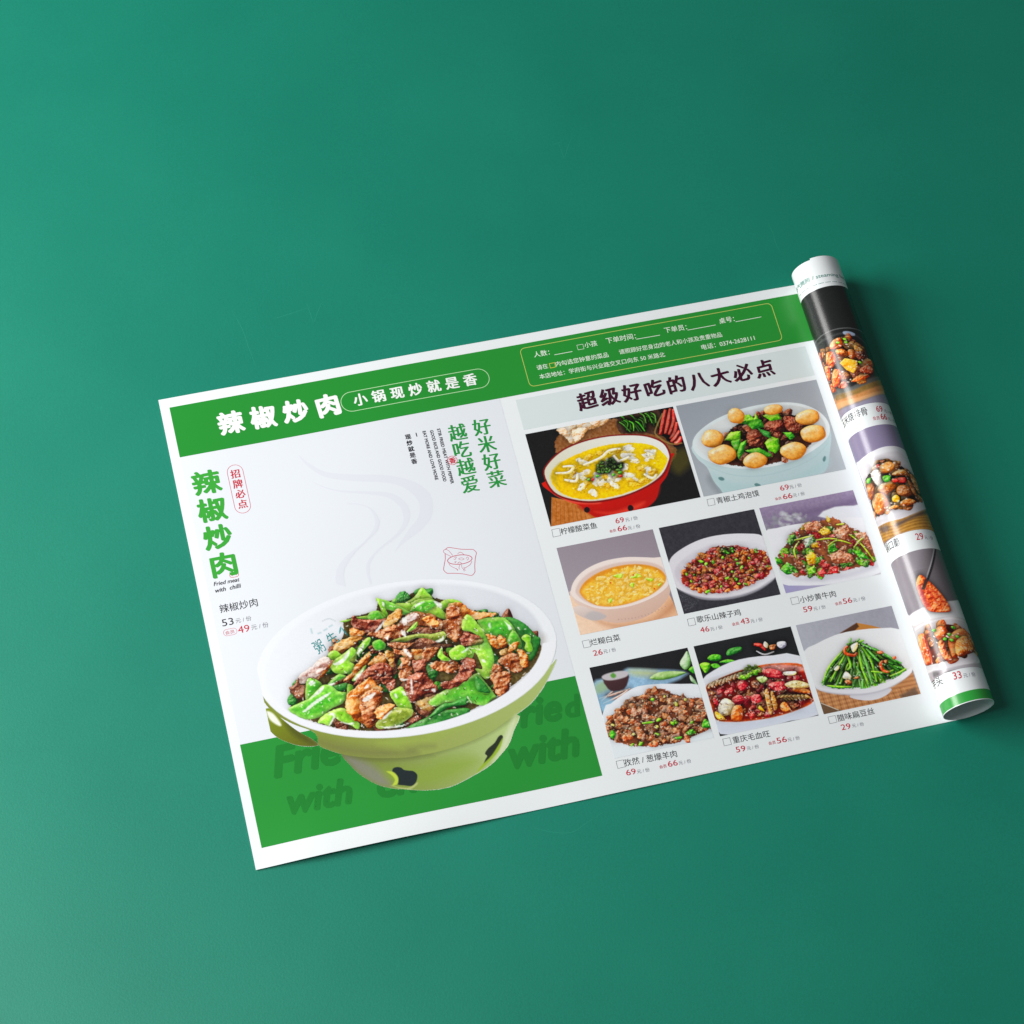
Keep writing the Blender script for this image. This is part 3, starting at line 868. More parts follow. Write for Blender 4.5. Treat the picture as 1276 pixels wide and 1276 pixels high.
PC = [
 (M2, LIME, [(480, 230), (600, 150), (690, 30), (760, 90), (830, 180), (640, 190), (560, 230)]),
 (M2, GRN, [(290, 220), (355, 168), (362, 255)]),
 (M2, LIME, [(960, 215), (1100, 180), (1220, 230), (1050, 275), (960, 330)]),
 (M2, LIME, [(360, 245), (560, 230), (640, 190), (830, 180), (960, 330), (1060, 450), (800, 390), (560, 370), (420, 330)]),
 (M2, GRN, [(560, 320), (640, 220), (820, 190), (880, 260), (780, 330), (660, 350)]),
 (M2, GRN, [(100, 180), (200, 190), (330, 240), (500, 330), (540, 355), (400, 390), (330, 340), (200, 300), (160, 260)]),
 (M2, LIME, [(100, 180), (140, 182), (190, 260), (250, 400), (190, 450), (150, 300)]),
 (M1, LIME, [(700, 470), (850, 430), (930, 410), (1060, 390), (1140, 340), (1210, 350), (1270, 430), (1100, 445), (900, 440), (760, 480)]),
 (M2, GRN, [(0, 370), (100, 332), (150, 380), (190, 450), (0, 445)]),
 (M3, DGRN, [(740, 450), (870, 450), (1040, 550), (1130, 660), (1190, 700), (1180, 800), (1080, 980), (960, 900), (940, 760), (880, 600)]),
 (M3, GRN, [(380, 470), (470, 440), (620, 430), (730, 440), (840, 560), (860, 650), (760, 740), (640, 670), (500, 650), (430, 560)]),
 (M3, GRN, [(840, 600), (930, 700), (950, 800), (900, 870), (800, 800), (770, 740)]),
 (M3, LIME, [(960, 700), (1010, 650), (1070, 680), (1075, 760), (1100, 840), (1060, 880), (1000, 830), (1010, 760)]),
 (M3, ORANGE, [(0, 270), (140, 240), (230, 290), (310, 340), (380, 360), (560, 365), (565, 400), (330, 450), (230, 430), (180, 520), (160, 620), (100, 720), (0, 660), (-60, 560), (-30, 420)]),
 (M2, MEAT, [(1030, 320), (1130, 290), (1190, 330), (1230, 460), (1230, 600), (1160, 720), (1060, 660), (1000, 560), (950, 480), (1050, 440)]),
 (M1, MAROON, [(870, 400), (930, 440), (1080, 460), (1230, 440), (1276, 470), (1180, 560), (1060, 660), (960, 600), (850, 520)]),
 (M1, ORANGE, [(820, 570), (960, 600), (1010, 640), (930, 690), (830, 690)]),
 (M2, MEAT, [(330, 560), (410, 490), (480, 420), (600, 360), (720, 380), (830, 400), (930, 480), (950, 560), (880, 585), (680, 540), (600, 560), (500, 620), (420, 690), (300, 700), (230, 730), (200, 700)]),
 (M2, ORANGE, [(710, 440), (800, 410), (900, 460), (930, 530), (860, 540), (760, 500)]),
 (M2, PINK, [(420, 480), (480, 420), (600, 370), (650, 400), (560, 470), (480, 520)]),
 (M2, BROWN, [(560, 600), (680, 550), (880, 590), (960, 600), (900, 640), (640, 650)]),
 (M2, TAN, [(200, 490), (330, 350), (400, 320), (432, 390), (330, 500), (230, 580)]),
 (M2, MEAT, [(-20, 650), (100, 600), (230, 560), (330, 520), (330, 600), (240, 720), (120, 680)]),
 (M2, LIME, [(560, 540), (630, 480), (615, 560), (500, 612)]),
 (M2, OLIVE, [(300, 740), (420, 690), (620, 645), (700, 640), (850, 640), (960, 610), (1000, 660), (960, 730), (880, 745), (760, 710), (640, 690), (500, 740), (400, 745)]),
 (M1, TAN, [(600, 830), (680, 740), (830, 690), (960, 690), (880, 760), (780, 830), (680, 890)]),
 (M1, GRN, [(1110, 760), (1200, 720), (1276, 770), (1260, 840), (1150, 850)]),
 (M1, LIME, [(890, 900), (920, 830), (1000, 720), (1060, 690), (1075, 740), (1000, 840), (930, 910)]),
 (M1, LIME, [(530, 900), (600, 860), (660, 890), (700, 940), (630, 1000), (570, 990), (520, 950)]),
 (M1, OLIVE, [(790, 900), (850, 860), (890, 920), (880, 1000), (810, 1000)]),
 (M1, LIME, [(560, 1040), (620, 980), (740, 900), (830, 830), (880, 900), (800, 1000), (860, 1040), (830, 1110), (720, 1170), (620, 1150), (570, 1100)]),
 (M1, ORANGE, [(560, 1000), (500, 1060), (430, 1160), (360, 1250), (420, 1230), (540, 1080), (580, 1010)]),
 (M1, PINK, [(130, 1270), (140, 1210), (200, 1150), (330, 1050), (450, 960), (545, 1005), (500, 1070), (420, 1160), (340, 1250), (230, 1290)]),
 (M4, BROWN, [(20, 510), (80, 470), (130, 395), (150, 470), (230, 480), (220, 560), (200, 650), (110, 640), (60, 590)]),
 (M4, GRN, [(230, 480), (260, 390), (350, 400), (440, 470), (400, 560), (280, 660), (230, 660)]),
 (M4, GRN, [(520, 450), (640, 340), (690, 330), (750, 360), (620, 430), (560, 475)]),
 (M4, DGRN, [(440, 480), (600, 480), (760, 440), (770, 530), (600, 560), (480, 560)]),
 (M4, GRN, [(20, 780), (140, 710), (270, 650), (400, 520), (460, 480), (560, 490), (640, 560), (750, 580), (700, 700), (560, 770), (430, 870), (250, 910), (120, 860)]),
 (M4, LIME, [(400, 960), (460, 880), (560, 820), (680, 780), (760, 800), (850, 900), (920, 980), (900, 1045), (800, 990), (690, 950), (600, 900), (550, 1000), (480, 980)]),
 (M4, LIME, [(780, 470), (850, 480), (830, 580), (780, 620)]),
 (M4, ORANGE, [(730, 400), (830, 300), (920, 170), (1050, 40), (1065, 110), (1020, 200), (930, 300), (860, 370)]),
 (M4, LIME, [(840, 400), (910, 310), (1015, 205), (990, 290), (910, 400)]),
 (M5, ORANGE, [(0, 180), (80, 100), (170, 40), (220, 120), (230, 190), (120, 195), (30, 205)]),
 (M5, TAN, [(210, 20), (280, 20), (330, 60), (320, 200), (280, 215), (250, 120)]),
 (M5, MAROON, [(-180, 460), (-100, 330), (0, 240), (90, 190), (200, 180), (280, 250), (300, 320), (200, 370), (60, 400), (-60, 425)]),
 (M4, ORANGE, [(780, 640), (820, 570), (930, 500), (1000, 430), (1080, 400), (1150, 480), (1220, 530), (1220, 640), (1180, 760), (1230, 830), (1160, 940), (1060, 1010), (990, 950), (880, 920), (850, 860), (780, 800)]),
 (M4, MEAT, [(960, 640), (1100, 540), (1215, 600), (1150, 760), (1200, 850), (1080, 980), (990, 930), (960, 800)]),
 (M5, MAROON, [(160, 390), (270, 360), (330, 400), (335, 500), (280, 545), (230, 500)]),
 (M2, BROWN, [(270, 770), (360, 750), (560, 760), (650, 710), (760, 710), (920, 790), (880, 870), (720, 900), (600, 930), (420, 850), (330, 830)]),
 (M2, MEAT, [(270, 775), (400, 755), (560, 765), (600, 740), (520, 820), (400, 830), (330, 820)]),
 (M2, ORANGE, [(560, 860), (700, 860), (700, 960), (620, 990)]),
 (M2, MEAT, [(330, 840), (430, 860), (480, 830), (580, 930), (590, 1005), (540, 990), (450, 920), (350, 900)]),
 (M2, MEAT, [(700, 930), (750, 850), (830, 820), (905, 830), (880, 900), (800, 980), (740, 1010)]),
 (M5, MEAT, [(400, 250), (430, 170), (415, 120), (480, 110), (540, 160), (560, 300), (540, 370), (440, 405), (410, 370)]),
 (M5, MAROON, [(590, 140), (650, 150), (740, 130), (740, 240), (765, 330), (650, 340), (600, 290), (580, 200)]),
 (M5, TAN, [(620, 700), (760, 640), (960, 570), (975, 620), (900, 700), (820, 800), (740, 810), (690, 780)]),
 (M5, BROWN, [(620, 740), (700, 790), (820, 825), (795, 890), (700, 865), (640, 810)]),
 (M5, MAROON, [(480, 560), (510, 450), (520, 380), (580, 340), (680, 320), (760, 360), (840, 440), (885, 510), (860, 570), (760, 580), (680, 620), (600, 690), (540, 675), (500, 620)]),
 (M5, MEAT, [(820, 230), (880, 170), (1010, 170), (1120, 210), (1148, 261), (1090, 312), (980, 280), (900, 270)]),
 (M3, LIME, [(170, 560), (200, 450), (250, 410), (310, 450), (400, 560), (470, 660), (540, 820), (575, 950), (565, 1130), (500, 1210), (430, 1190), (340, 1080), (430, 1090), (400, 990), (340, 880), (300, 960), (200, 975), (150, 880), (260, 810), (430, 780), (400, 700), (300, 630), (200, 610)]),
 (M3, MAROON, [(150, 720), (200, 640), (300, 650), (400, 690), (432, 750), (300, 790), (200, 805)]),
 (M6, GRN, [(-240, 680), (-80, 560), (160, 430), (370, 320), (390, 350), (430, 400), (545, 540), (605, 640), (590, 690), (480, 735), (380, 722), (250, 692), (0, 690), (-160, 740)]),
 (M6, DGRN, [(340, 395), (380, 365), (535, 550), (450, 560), (370, 530)]),
 (M5, DGRN, [(520, 1030), (640, 960), (760, 900), (900, 830), (1276, 780), (1276, 870), (1100, 915), (860, 1000), (640, 1045)]),
 (M5, DGRN, [(800, 900), (880, 800), (980, 720), (1100, 700), (1276, 640), (1276, 730), (1100, 750), (950, 830)]),
 (M6, MAROON, [(170, 115), (260, 130), (325, 160), (328, 240), (270, 350), (180, 425), (60, 495), (-30, 505), (-100, 470), (-60, 410), (30, 400), (100, 330), (150, 220)]),
 (M5, LIME, [(910, 80), (940, 0), (970, -20), (985, 60), (1065, 120), (1050, 142), (970, 135)]),
 (M5, LIME, [(1070, 20), (1200, -60), (1276, 0), (1276, 90), (1170, 132), (1090, 110)]),
 (M5, LIME, [(285, 580), (340, 530), (430, 498), (470, 560), (540, 700), (562, 780), (490, 825), (400, 765), (330, 680)]),
 (M5, OLIVE, [(100, 980), (170, 900), (330, 780), (420, 775), (560, 800), (545, 880), (420, 965), (320, 1005), (200, 1035), (130, 1032)]),
 (M5, ORANGE, [(130, 760), (230, 720), (325, 740), (270, 810), (190, 890), (130, 905), (85, 820)]),
 (M3, ORANGE, [(490, 660), (600, 670), (640, 720), (690, 820), (640, 835), (560, 780)]),
 (M3, ORANGE, [(640, 710), (680, 660), (740, 710), (750, 790), (690, 825)]),
 (M3, TAN, [(670, 885), (750, 825), (792, 890), (720, 935)]),
 (M3, ORANGE, [(780, 840), (840, 760), (915, 760), (900, 820), (810, 895)]),
 (M3, MEAT, [(660, 990), (760, 930), (850, 900), (930, 980), (970, 1080), (900, 1150), (800, 1120), (720, 1060)]),
 (M3, ORANGE, [(918, 850), (1000, 890), (1042, 970), (1030, 1065), (970, 1075), (930, 960)]),
 (M6, MEAT, [(590, 200), (670, 208), (702, 270), (680, 320), (600, 330), (560, 290)]),
 (M6, MEAT, [(555, 340), (690, 310), (800, 325), (795, 450), (770, 580), (700, 635), (630, 585), (590, 470)]),
]
for b, pal, pts in PC:
    veg = pal in (LIME, GRN, DGRN, OLIVE)
    P_ = T(b, pts); P_ = P_.mean(0) + (P_ - P_.mean(0)) * (1.1 if not veg else 1.07)
    big.piece(P_, pal, bump=0.14 if veg else 0.34, fr=0.5 if veg else 0.8, gloss=0.55 if veg else 0.4, glint=0.12 if veg else 0.55, wob=0.25 if veg else 0.8, wf=0.6, tight=22 if veg else 9,
              shadow=0.36, dome=.5 if veg else .42, rad=2.4 if veg else 1.9, folds=.7 if veg else 1.0, rim=((206, 236, 130) if veg and pal is not DGRN else None), id=None)
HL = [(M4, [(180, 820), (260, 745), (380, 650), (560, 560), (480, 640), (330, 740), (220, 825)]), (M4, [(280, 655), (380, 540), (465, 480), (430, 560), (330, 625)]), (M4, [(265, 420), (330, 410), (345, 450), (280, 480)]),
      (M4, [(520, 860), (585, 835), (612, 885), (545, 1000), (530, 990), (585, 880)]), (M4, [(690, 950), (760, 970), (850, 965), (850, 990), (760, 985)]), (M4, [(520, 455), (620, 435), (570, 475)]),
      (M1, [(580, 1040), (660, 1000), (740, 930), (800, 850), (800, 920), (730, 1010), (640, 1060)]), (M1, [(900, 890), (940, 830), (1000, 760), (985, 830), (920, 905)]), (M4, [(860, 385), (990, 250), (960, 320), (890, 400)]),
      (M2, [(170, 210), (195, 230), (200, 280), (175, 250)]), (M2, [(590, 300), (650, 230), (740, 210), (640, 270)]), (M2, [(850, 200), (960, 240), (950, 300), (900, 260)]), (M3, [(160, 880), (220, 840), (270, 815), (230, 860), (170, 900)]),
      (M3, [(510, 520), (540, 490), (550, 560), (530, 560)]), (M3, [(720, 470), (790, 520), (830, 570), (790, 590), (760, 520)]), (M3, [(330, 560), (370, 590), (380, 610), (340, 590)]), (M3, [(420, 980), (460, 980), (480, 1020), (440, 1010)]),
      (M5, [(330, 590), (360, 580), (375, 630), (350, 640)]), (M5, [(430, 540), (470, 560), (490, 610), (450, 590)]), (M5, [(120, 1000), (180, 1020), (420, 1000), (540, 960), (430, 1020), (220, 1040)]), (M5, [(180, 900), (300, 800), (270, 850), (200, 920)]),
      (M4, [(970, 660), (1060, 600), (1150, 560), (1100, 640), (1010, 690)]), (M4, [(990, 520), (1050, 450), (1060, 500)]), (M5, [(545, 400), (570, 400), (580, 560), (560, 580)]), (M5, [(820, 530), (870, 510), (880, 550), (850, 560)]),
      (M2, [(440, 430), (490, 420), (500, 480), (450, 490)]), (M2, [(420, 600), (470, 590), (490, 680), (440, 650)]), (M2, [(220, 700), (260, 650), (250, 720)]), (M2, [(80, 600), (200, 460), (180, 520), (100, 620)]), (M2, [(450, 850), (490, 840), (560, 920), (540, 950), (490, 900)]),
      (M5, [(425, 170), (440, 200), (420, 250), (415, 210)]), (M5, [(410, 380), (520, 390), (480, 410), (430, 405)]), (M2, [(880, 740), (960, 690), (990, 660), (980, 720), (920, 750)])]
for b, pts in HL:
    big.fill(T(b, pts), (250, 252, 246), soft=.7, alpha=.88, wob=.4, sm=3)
for b, pts in ((M3, [(200, 860), (400, 800), (500, 900), (520, 1080), (560, 1000), (540, 840), (440, 680)]), (M3, [(560, 560), (700, 560), (700, 640), (600, 640)]), (M6, [(60, 620), (250, 600), (420, 620), (300, 670), (80, 670)])):
    big.fill(T(b, pts), (60, 176, 60), soft=4, alpha=.35)
big.texture(.2, .7)
big.squiggles(stewP, 130, (255, 246, 228), 1.1, .55, .75)
big.squiggles(stewP, 40, (36, 16, 8), 1.2, .5, .5)
big.specks(stewP, 170, (255, 252, 240), .16, .42, .8)
big.specks(stewP, 60, (60, 20, 16), .25, .5, .6)
big.fill(join((M6, [(570, 640), (760, 590), (940, 440), (1130, 210), (1150, 200), (1150, 240), (960, 450), (700, 640), (500, 745)])), (34, 26, 22), soft=1.2, alpha=.75)
# the rim in front of the food, and nothing of the food outside the bowl
c_ = outer.mean(0); lo_ = outer[:, 1] > c_[1] + 6; li_ = inner[:, 1] > c_[1] + 6        # angles run 0..180 degrees over the near half
lip = np.concatenate([outer[lo_], inner[li_][::-1]])
big.fill(lip, (238, 240, 247), sm=0, soft=.5, grad=((248, 249, 254), 1, -.2))
for q in stroke(outer[lo_], .5): big.fill(q, (196, 202, 190), sm=0, soft=.6, alpha=.45)
big.grain(4)
bpd = big.build('main_dish_picture', 3, menu, 'large printed bowl of stir-fried pork slices with green peppers', {2: 'stir_fry'}, keep=1)
lettering('bowl_lettering', crest_parts, (70, 150, 152), 4, bpd)

# ================================================================== the eight small dishes
BX = [box(640, 490, 230), box(840, 460, 240), box(680, 640, 180, 1209), box(810, 620, 170, 1142), box(930, 590, 180, 1209), box(720, 780, 190, 1212), box(850, 760, 180, 1209), box(990, 740, 180, 1209)]
CL, CM, CR = (211.9, 271.4), (275.2, 335.0), (338.3, 398.1)
R1_, R2_, R3_ = (67.7, 130.7), (145.05, 201.95), (222.9, 279.95)
ST = 0.27
RED3 = ((110, 14, 18), (206, 34, 34), (250, 110, 90)); CREAM = ((244, 218, 132), (252, 244, 222), (255, 255, 250)); YEL = ((196, 130, 10), (240, 190, 40), (255, 226, 120))
POT = ((176, 100, 30), (232, 162, 76), (255, 216, 150)); HERB = ((20, 54, 20), (58, 118, 40), (140, 196, 84)); CHILI = ((110, 10, 24), (196, 30, 46), (250, 130, 120)); BEEF = ((118, 54, 34), (200, 116, 80), (252, 200, 166))

# -- 1 yellow fish soup in a red pan
b = BX[0]; p = Picture(211.9, R1_[0], 305.4, R1_[1], ST, bg=(20, 19, 20), b=b, seed=11)
p.fill(p.P([(300, 300), (420, 240), (700, 180), (760, 240), (960, 260), (1120, 380), (1100, 470), (1000, 500), (500, 450), (310, 430)]), (128, 82, 48), mottle=70, wob=1)
p.fill(p.P([(730, 170), (990, 110), (1000, 230), (980, 290), (860, 260), (740, 280)]), (66, 42, 30), mottle=40)
p.fill(p.P([(262, 720), (400, 750), (620, 860), (600, 870), (258, 930)]), (176, 106, 52), sm=0, mottle=60)
for k in range(9): p.fill(stroke(p.P([(270 + k * 26, 740 + k * 6), (264 + k * 30, 915 - k * 5)]), .25)[0], (104, 56, 26), sm=0, alpha=.6, soft=.5)
GING = ((196, 140, 86), (244, 206, 160), (255, 244, 226))
for q in ([(292, 250), (380, 225), (470, 215), (480, 270), (430, 345), (390, 345), (340, 290)], [(440, 215), (560, 195), (660, 178), (610, 225), (530, 250), (470, 280)], [(400, 260), (500, 240), (490, 290), (430, 340)], [(520, 200), (600, 185), (570, 230)], [(300, 255), (360, 240), (370, 290), (330, 285)]):
    p.piece(p.P(q), GING, bump=.4, gloss=.25, wob=.8, shadow=.25)
for k in range(26):
    x = 730 + p.rng.random() * 220; y = 150 + p.rng.random() * 60 - (x - 730) * .12
    p.strand(p.P([(x, y), (x + 30, y + 20), (x + 60 * p.rng.random() + 20, y + 70)]), .9, p.rng.choice([HERB, GRN, HERB]), gloss=.3, bump=.05)
for q in ([(1050, 115), (1035, 200), (1015, 290)], [(1085, 105), (1070, 210), (1050, 285)], [(1105, 110), (1110, 200), (1075, 290)], [(1130, 200), (1120, 270), (1085, 320)], [(1150, 260), (1120, 310), (1090, 340)], [(1160, 300), (1140, 340), (1110, 350)]):
    p.strand(p.P(q), 3.0, RED3, gloss=.7, bump=.1)
for q in stroke(spline(p.P([(1030, 140), (985, 240), (985, 290), (1080, 350), (1165, 345)]), 4), .9): p.fill(q, (150, 120, 70), sm=0, alpha=.8)
p.fill(p.P([(1090, 430), (1180, 380), (1230, 470), (1150, 560), (1090, 520)]), (66, 60, 24), soft=5, alpha=.8)
redb = [(222, 610), (262, 690), (380, 750), (460, 780), (520, 830), (590, 862), (760, 850), (880, 815), (980, 740), (1012, 640), (1060, 570), (1088, 465), (1080, 420), (700, 600)]
p.fill(p.P(redb), (196, 36, 26), id=1, grad=((150, 20, 18), 0.4, 1))
p.fill(p.P([(440, 780), (600, 800), (800, 780), (960, 700), (1010, 640), (990, 720), (880, 815), (760, 850), (590, 862), (520, 830)]), (160, 26, 22), soft=2, alpha=.8)
p.fill(p.P([(560, 820), (700, 820), (900, 750), (860, 800), (700, 840)]), (230, 80, 60), soft=2.5, alpha=.6)
p.fill(p.P([(280, 700), (420, 745), (600, 755), (560, 768), (400, 760)]), (240, 110, 90), soft=1.2, alpha=.6)
for c in ((507, 808), (808, 795)): p.fill(p.blob(*p.P([c])[0], 1.8, 2.0, .3, .05), (24, 14, 16))
out = [(203, 560), (240, 475), (340, 388), (480, 330), (640, 295), (800, 285), (930, 295), (1040, 340), (1086, 420), (1082, 480), (1040, 570), (930, 650), (760, 722), (560, 760), (400, 746), (270, 690)]
p.fill(p.P(out), (110, 22, 22), id=1)
rim = [(214, 560), (250, 480), (345, 398), (480, 340), (640, 304), (800, 294), (925, 304), (1030, 348), (1073, 422), (1066, 480), (1022, 565), (920, 640), (760, 708), (560, 746), (405, 733), (280, 682)]
p.fill(p.P(rim), (216, 212, 186), id=1, grad=((246, 246, 240), 1, -.4))
soup = [(255, 590), (290, 510), (400, 440), (600, 368), (800, 345), (950, 360), (1035, 415), (1062, 470), (1010, 560), (900, 645), (720, 708), (540, 737), (400, 722), (300, 670)]
p.fill(p.P(soup), (238, 186, 14), id=2, wob=.4, mottle=50, grad=((248, 214, 40), .5, -1)); p.keep_in = 2
p.fill(p.P([(255, 590), (290, 510), (330, 480), (300, 560), (320, 660)]), (170, 150, 60), soft=2, alpha=.6)
SI = p.P([(310, 590), (420, 460), (620, 390), (820, 370), (960, 400), (1020, 470), (960, 570), (860, 640), (640, 700), (440, 700)])
p.scatter(SI, 60, [CREAM, CREAM, CREAM, YEL], 1.1, 2.3, (1, 2.4), bump=.35, gloss=.3, shadow=.12, wob=.7)
for q in ([(480, 500), (600, 450), (660, 400), (740, 385)], [(290, 555), (380, 550), (410, 510), (340, 510)], [(690, 430), (730, 470), (800, 440)], [(900, 560), (960, 590), (990, 560)], [(350, 600), (430, 610), (440, 560)]):
    p.strand(p.P(q), 1.9, CREAM, gloss=.3, bump=.3, shadow=.25)
p.specks(SI, 60, (110, 90, 20), .2, .45, .6); p.specks(SI, 40, (255, 250, 220), .15, .35)
cl = p.P([(560, 530), (600, 480), (680, 460), (750, 490), (740, 530), (660, 550), (600, 555)])
p.scatter(cl, 60, [HERB, HERB, ((10, 20, 10), (30, 52, 22), (90, 120, 60))], .5, .9, (1.2, 2.2), bump=.1, gloss=.3)
for c, k in (((545, 598), RED3), ((740, 575), RED3), ((580, 575), GRN), ((690, 565), GRN), ((735, 550), GRN), ((520, 600), HERB)): p.piece(p.blob(*p.P([c])[0], 1.2, .9, 0), k, gloss=.4)
p.texture(0.12, .9)
p.grain(5)
o = p.build('dish_picture', 2, menu, 'printed photo of yellow fish soup in a red pan', {1: 'bowl', 2: 'soup'})
caption(o, b, [('柠檬酸菜鱼', (330, 980), (580, 934), None)], [(263, 945), (315, 935), (326, 985), (273, 996)], unit=[((775, 890), (860, 874)), ((792, 947), (878, 931))],
        red=[('69', (708, 903), (767, 892), 3.5), ('66', (722, 958), (787, 946), 3.5), ('会员', (666, 966), (710, 957), None)])

# -- 2 braised chicken, green pepper and potatoes in a pale blue bowl
b = BX[1]; p = Picture(307.4, R1_[0], 398.1, R1_[1], ST, bg=(158, 164, 174), b=b, seed=12)
p.fill(p.P([(0, 230), (950, 60), (1150, 660), (190, 850)]), (146, 152, 162), sm=0, grad=((178, 186, 192), .3, 1))
p.fill(p.P([(250, 700), (350, 820), (300, 840), (220, 740)]), (120, 128, 136), soft=4, alpha=.6)
p.fill(p.P([(122, 500), (150, 590), (215, 650), (260, 740), (300, 790), (360, 840), (560, 800), (800, 740), (960, 700), (1010, 660), (1030, 560), (1032, 400), (900, 300), (300, 400)]), (206, 226, 228), id=1, grad=((180, 204, 208), .3, 1))
p.fill(p.P([(250, 690), (400, 760), (620, 760), (850, 690), (1020, 590), (1010, 660), (800, 740), (560, 800), (360, 840), (300, 790)]), (172, 204, 206), soft=4, alpha=.55)
for q in stroke(spline(p.P([(225, 650), (400, 705), (600, 705), (800, 650), (940, 575), (1020, 490)]), 4), .7, True): p.fill(q, (166, 196, 198), sm=0, soft=.6, alpha=.6)
for c, r in (((312, 728), (1.9, 1.2)), ((552, 770), (2.0, 1.2)), ((995, 595), (.9, 2.0))): p.fill(p.blob(*p.P([c])[0], r[0], r[1], .5, .05), (92, 128, 128), soft=.5)
p.fill(p.P([(122, 510), (135, 450), (190, 390), (290, 325), (450, 262), (640, 226), (800, 224), (920, 258), (1000, 318), (1032, 395), (1005, 470), (900, 552), (750, 622), (560, 658), (380, 656), (250, 622), (160, 572)]), (222, 234, 236), id=1, grad=((238, 244, 246), .6, 1))
p.fill(p.P([(150, 500), (210, 400), (320, 335), (470, 280), (640, 246), (800, 243), (910, 275), (980, 330), (1005, 395), (980, 460), (880, 535), (740, 600), (560, 636), (390, 634), (270, 600), (190, 560)]), (206, 212, 212), id=1, soft=.8, grad=((228, 232, 232), -1, -.2))
stew = [(250, 560), (310, 470), (400, 380), (540, 310), (720, 290), (880, 340), (960, 420), (880, 520), (740, 600), (560, 640), (390, 638), (300, 610)]
p.fill(p.P(stew), (74, 34, 24), id=2, wob=1, mottle=40); p.keep_in = 2
p.scatter(p.P(stew), 70, [MAROON, BROWN, MAROON, BEEF], 1.3, 2.6, (1, 1.8), bump=.5, gloss=.5, glint=.4, wob=.4)
for q, k in (([(590, 380), (660, 330), (730, 360), (720, 430), (690, 470), (640, 430)], MAROON), ([(730, 310), (850, 340), (880, 390), (800, 430), (740, 390)], MAROON), ([(480, 430), (540, 395), (600, 460), (570, 520), (500, 510)], MAROON), ([(450, 380), (520, 360), (500, 420)], BEEF),
             ([(420, 360), (480, 300), (580, 340), (595, 385), (520, 400), (490, 370)], GRN), ([(440, 310), (500, 300), (530, 330), (540, 290), (560, 330), (480, 350)], LIME), ([(590, 310), (620, 290), (690, 290), (710, 330), (640, 345)], LIME),
             ([(335, 470), (370, 420), (440, 410), (440, 460), (400, 480)], LIME), ([(375, 480), (440, 460), (440, 540), (400, 550)], GRN), ([(415, 560), (440, 490), (480, 470), (460, 560), (430, 600)], GRN), ([(470, 540), (560, 520), (640, 560), (650, 580), (560, 585)], GRN),
             ([(600, 490), (640, 445), (690, 460), (700, 530), (670, 560), (625, 540)], LIME), ([(550, 390), (640, 420), (640, 460), (590, 440)], DGRN), ([(720, 420), (780, 420), (800, 450), (770, 470)], GRN)):
    p.piece(p.P(q), k, sm=1 if k in (GRN, LIME, DGRN) else 3, wob=.35, gloss=.5, bump=.15 if k in (GRN, LIME, DGRN) else .5, glint=.3, shadow=.4)
for c, r in (((412, 310), (56, 56)), ((655, 268), (66, 38)), ((886, 322), (84, 54)), ((920, 428), (88, 60)), ((255, 460), (76, 62)), ((320, 568), (98, 66)), ((536, 606), (80, 56)), ((790, 543), (88, 62))):
    c2 = p.P([c])[0]; p.piece(p.blob(c2[0], c2[1], r[0] * .0935, r[1] * .098, 0, .08, 10), POT, gloss=.75, bump=.12, fr=.5, shadow=.4, id=2, folds=.25, tight=12)
p.texture(0.15, .9)
p.grain(4)
o = p.build('dish_picture', 2, menu, 'printed photo of brown stew with round potatoes in a pale blue bowl', {1: 'bowl', 2: 'stew'})
caption(o, b, [('青椒土鸡泡馍', (286, 895), (566, 842), None)], [(217, 866), (262, 857), (271, 900), (226, 909)], unit=[((768, 795), (848, 779)), ((790, 850), (868, 834))],
        red=[('69', (706, 808), (765, 797), 3.5), ('66', (725, 865), (787, 853), 3.5), ('会员', (671, 872), (712, 864), None)])

# -- 3 cabbage soup in a cream clay pot
b = BX[2]; p = Picture(*[CL[0], R2_[0], CL[1], R2_[1]], ST, bg=(140, 128, 138), b=b, seed=13)
p.fill(p.P([(90, 290), (900, 130), (960, 370), (200, 690)]), (140, 127, 138), sm=0, grad=((156, 146, 156), -.4, 1))
p.fill(p.P([(180, 690), (960, 520), (1120, 860), (280, 1030)]), (232, 184, 148), sm=0, grad=((246, 214, 188), -1, .4), mottle=20)
p.fill(p.P([(420, 890), (600, 920), (900, 870), (1060, 720), (1090, 800), (900, 920), (600, 960)]), (176, 118, 84), soft=5, alpha=.6)
pot = [(215, 640), (230, 720), (290, 770), (380, 810), (430, 870), (520, 905), (640, 912), (800, 880), (940, 800), (1030, 690), (1045, 560), (1000, 440), (500, 600)]
p.fill(p.P(pot), (240, 216, 204), id=1, grad=((206, 168, 150), .3, 1))
p.fill(p.P([(235, 790), (290, 770), (390, 805), (510, 860), (420, 895), (340, 880), (250, 835)]), (236, 216, 206), id=1, grad=((196, 178, 172), 0, 1))
p.fill(p.P([(330, 860), (400, 815), (505, 858), (420, 895)]), (188, 180, 180), soft=1.5, alpha=.8)
for k in range(15): p.fill(p.blob(*p.P([(610 + k * 28, 885 - k * k * .55)])[0], .35, .45, 0, .3, 5), (150, 120, 120), sm=0, alpha=.55)
p.fill(p.P([(210, 650), (240, 560), (330, 470), (480, 400), (660, 366), (820, 366), (900, 370), (985, 370), (1030, 440), (1040, 540), (1010, 620), (900, 700), (740, 765), (560, 798), (420, 790), (300, 745), (230, 700)]), (246, 230, 222), id=1)
p.fill(p.P([(250, 640), (290, 560), (390, 480), (540, 425), (700, 400), (850, 405), (960, 440), (1005, 500), (1000, 570), (900, 660), (740, 740), (560, 776), (430, 772), (330, 735), (270, 690)]), (222, 196, 186), id=1, soft=1.2)
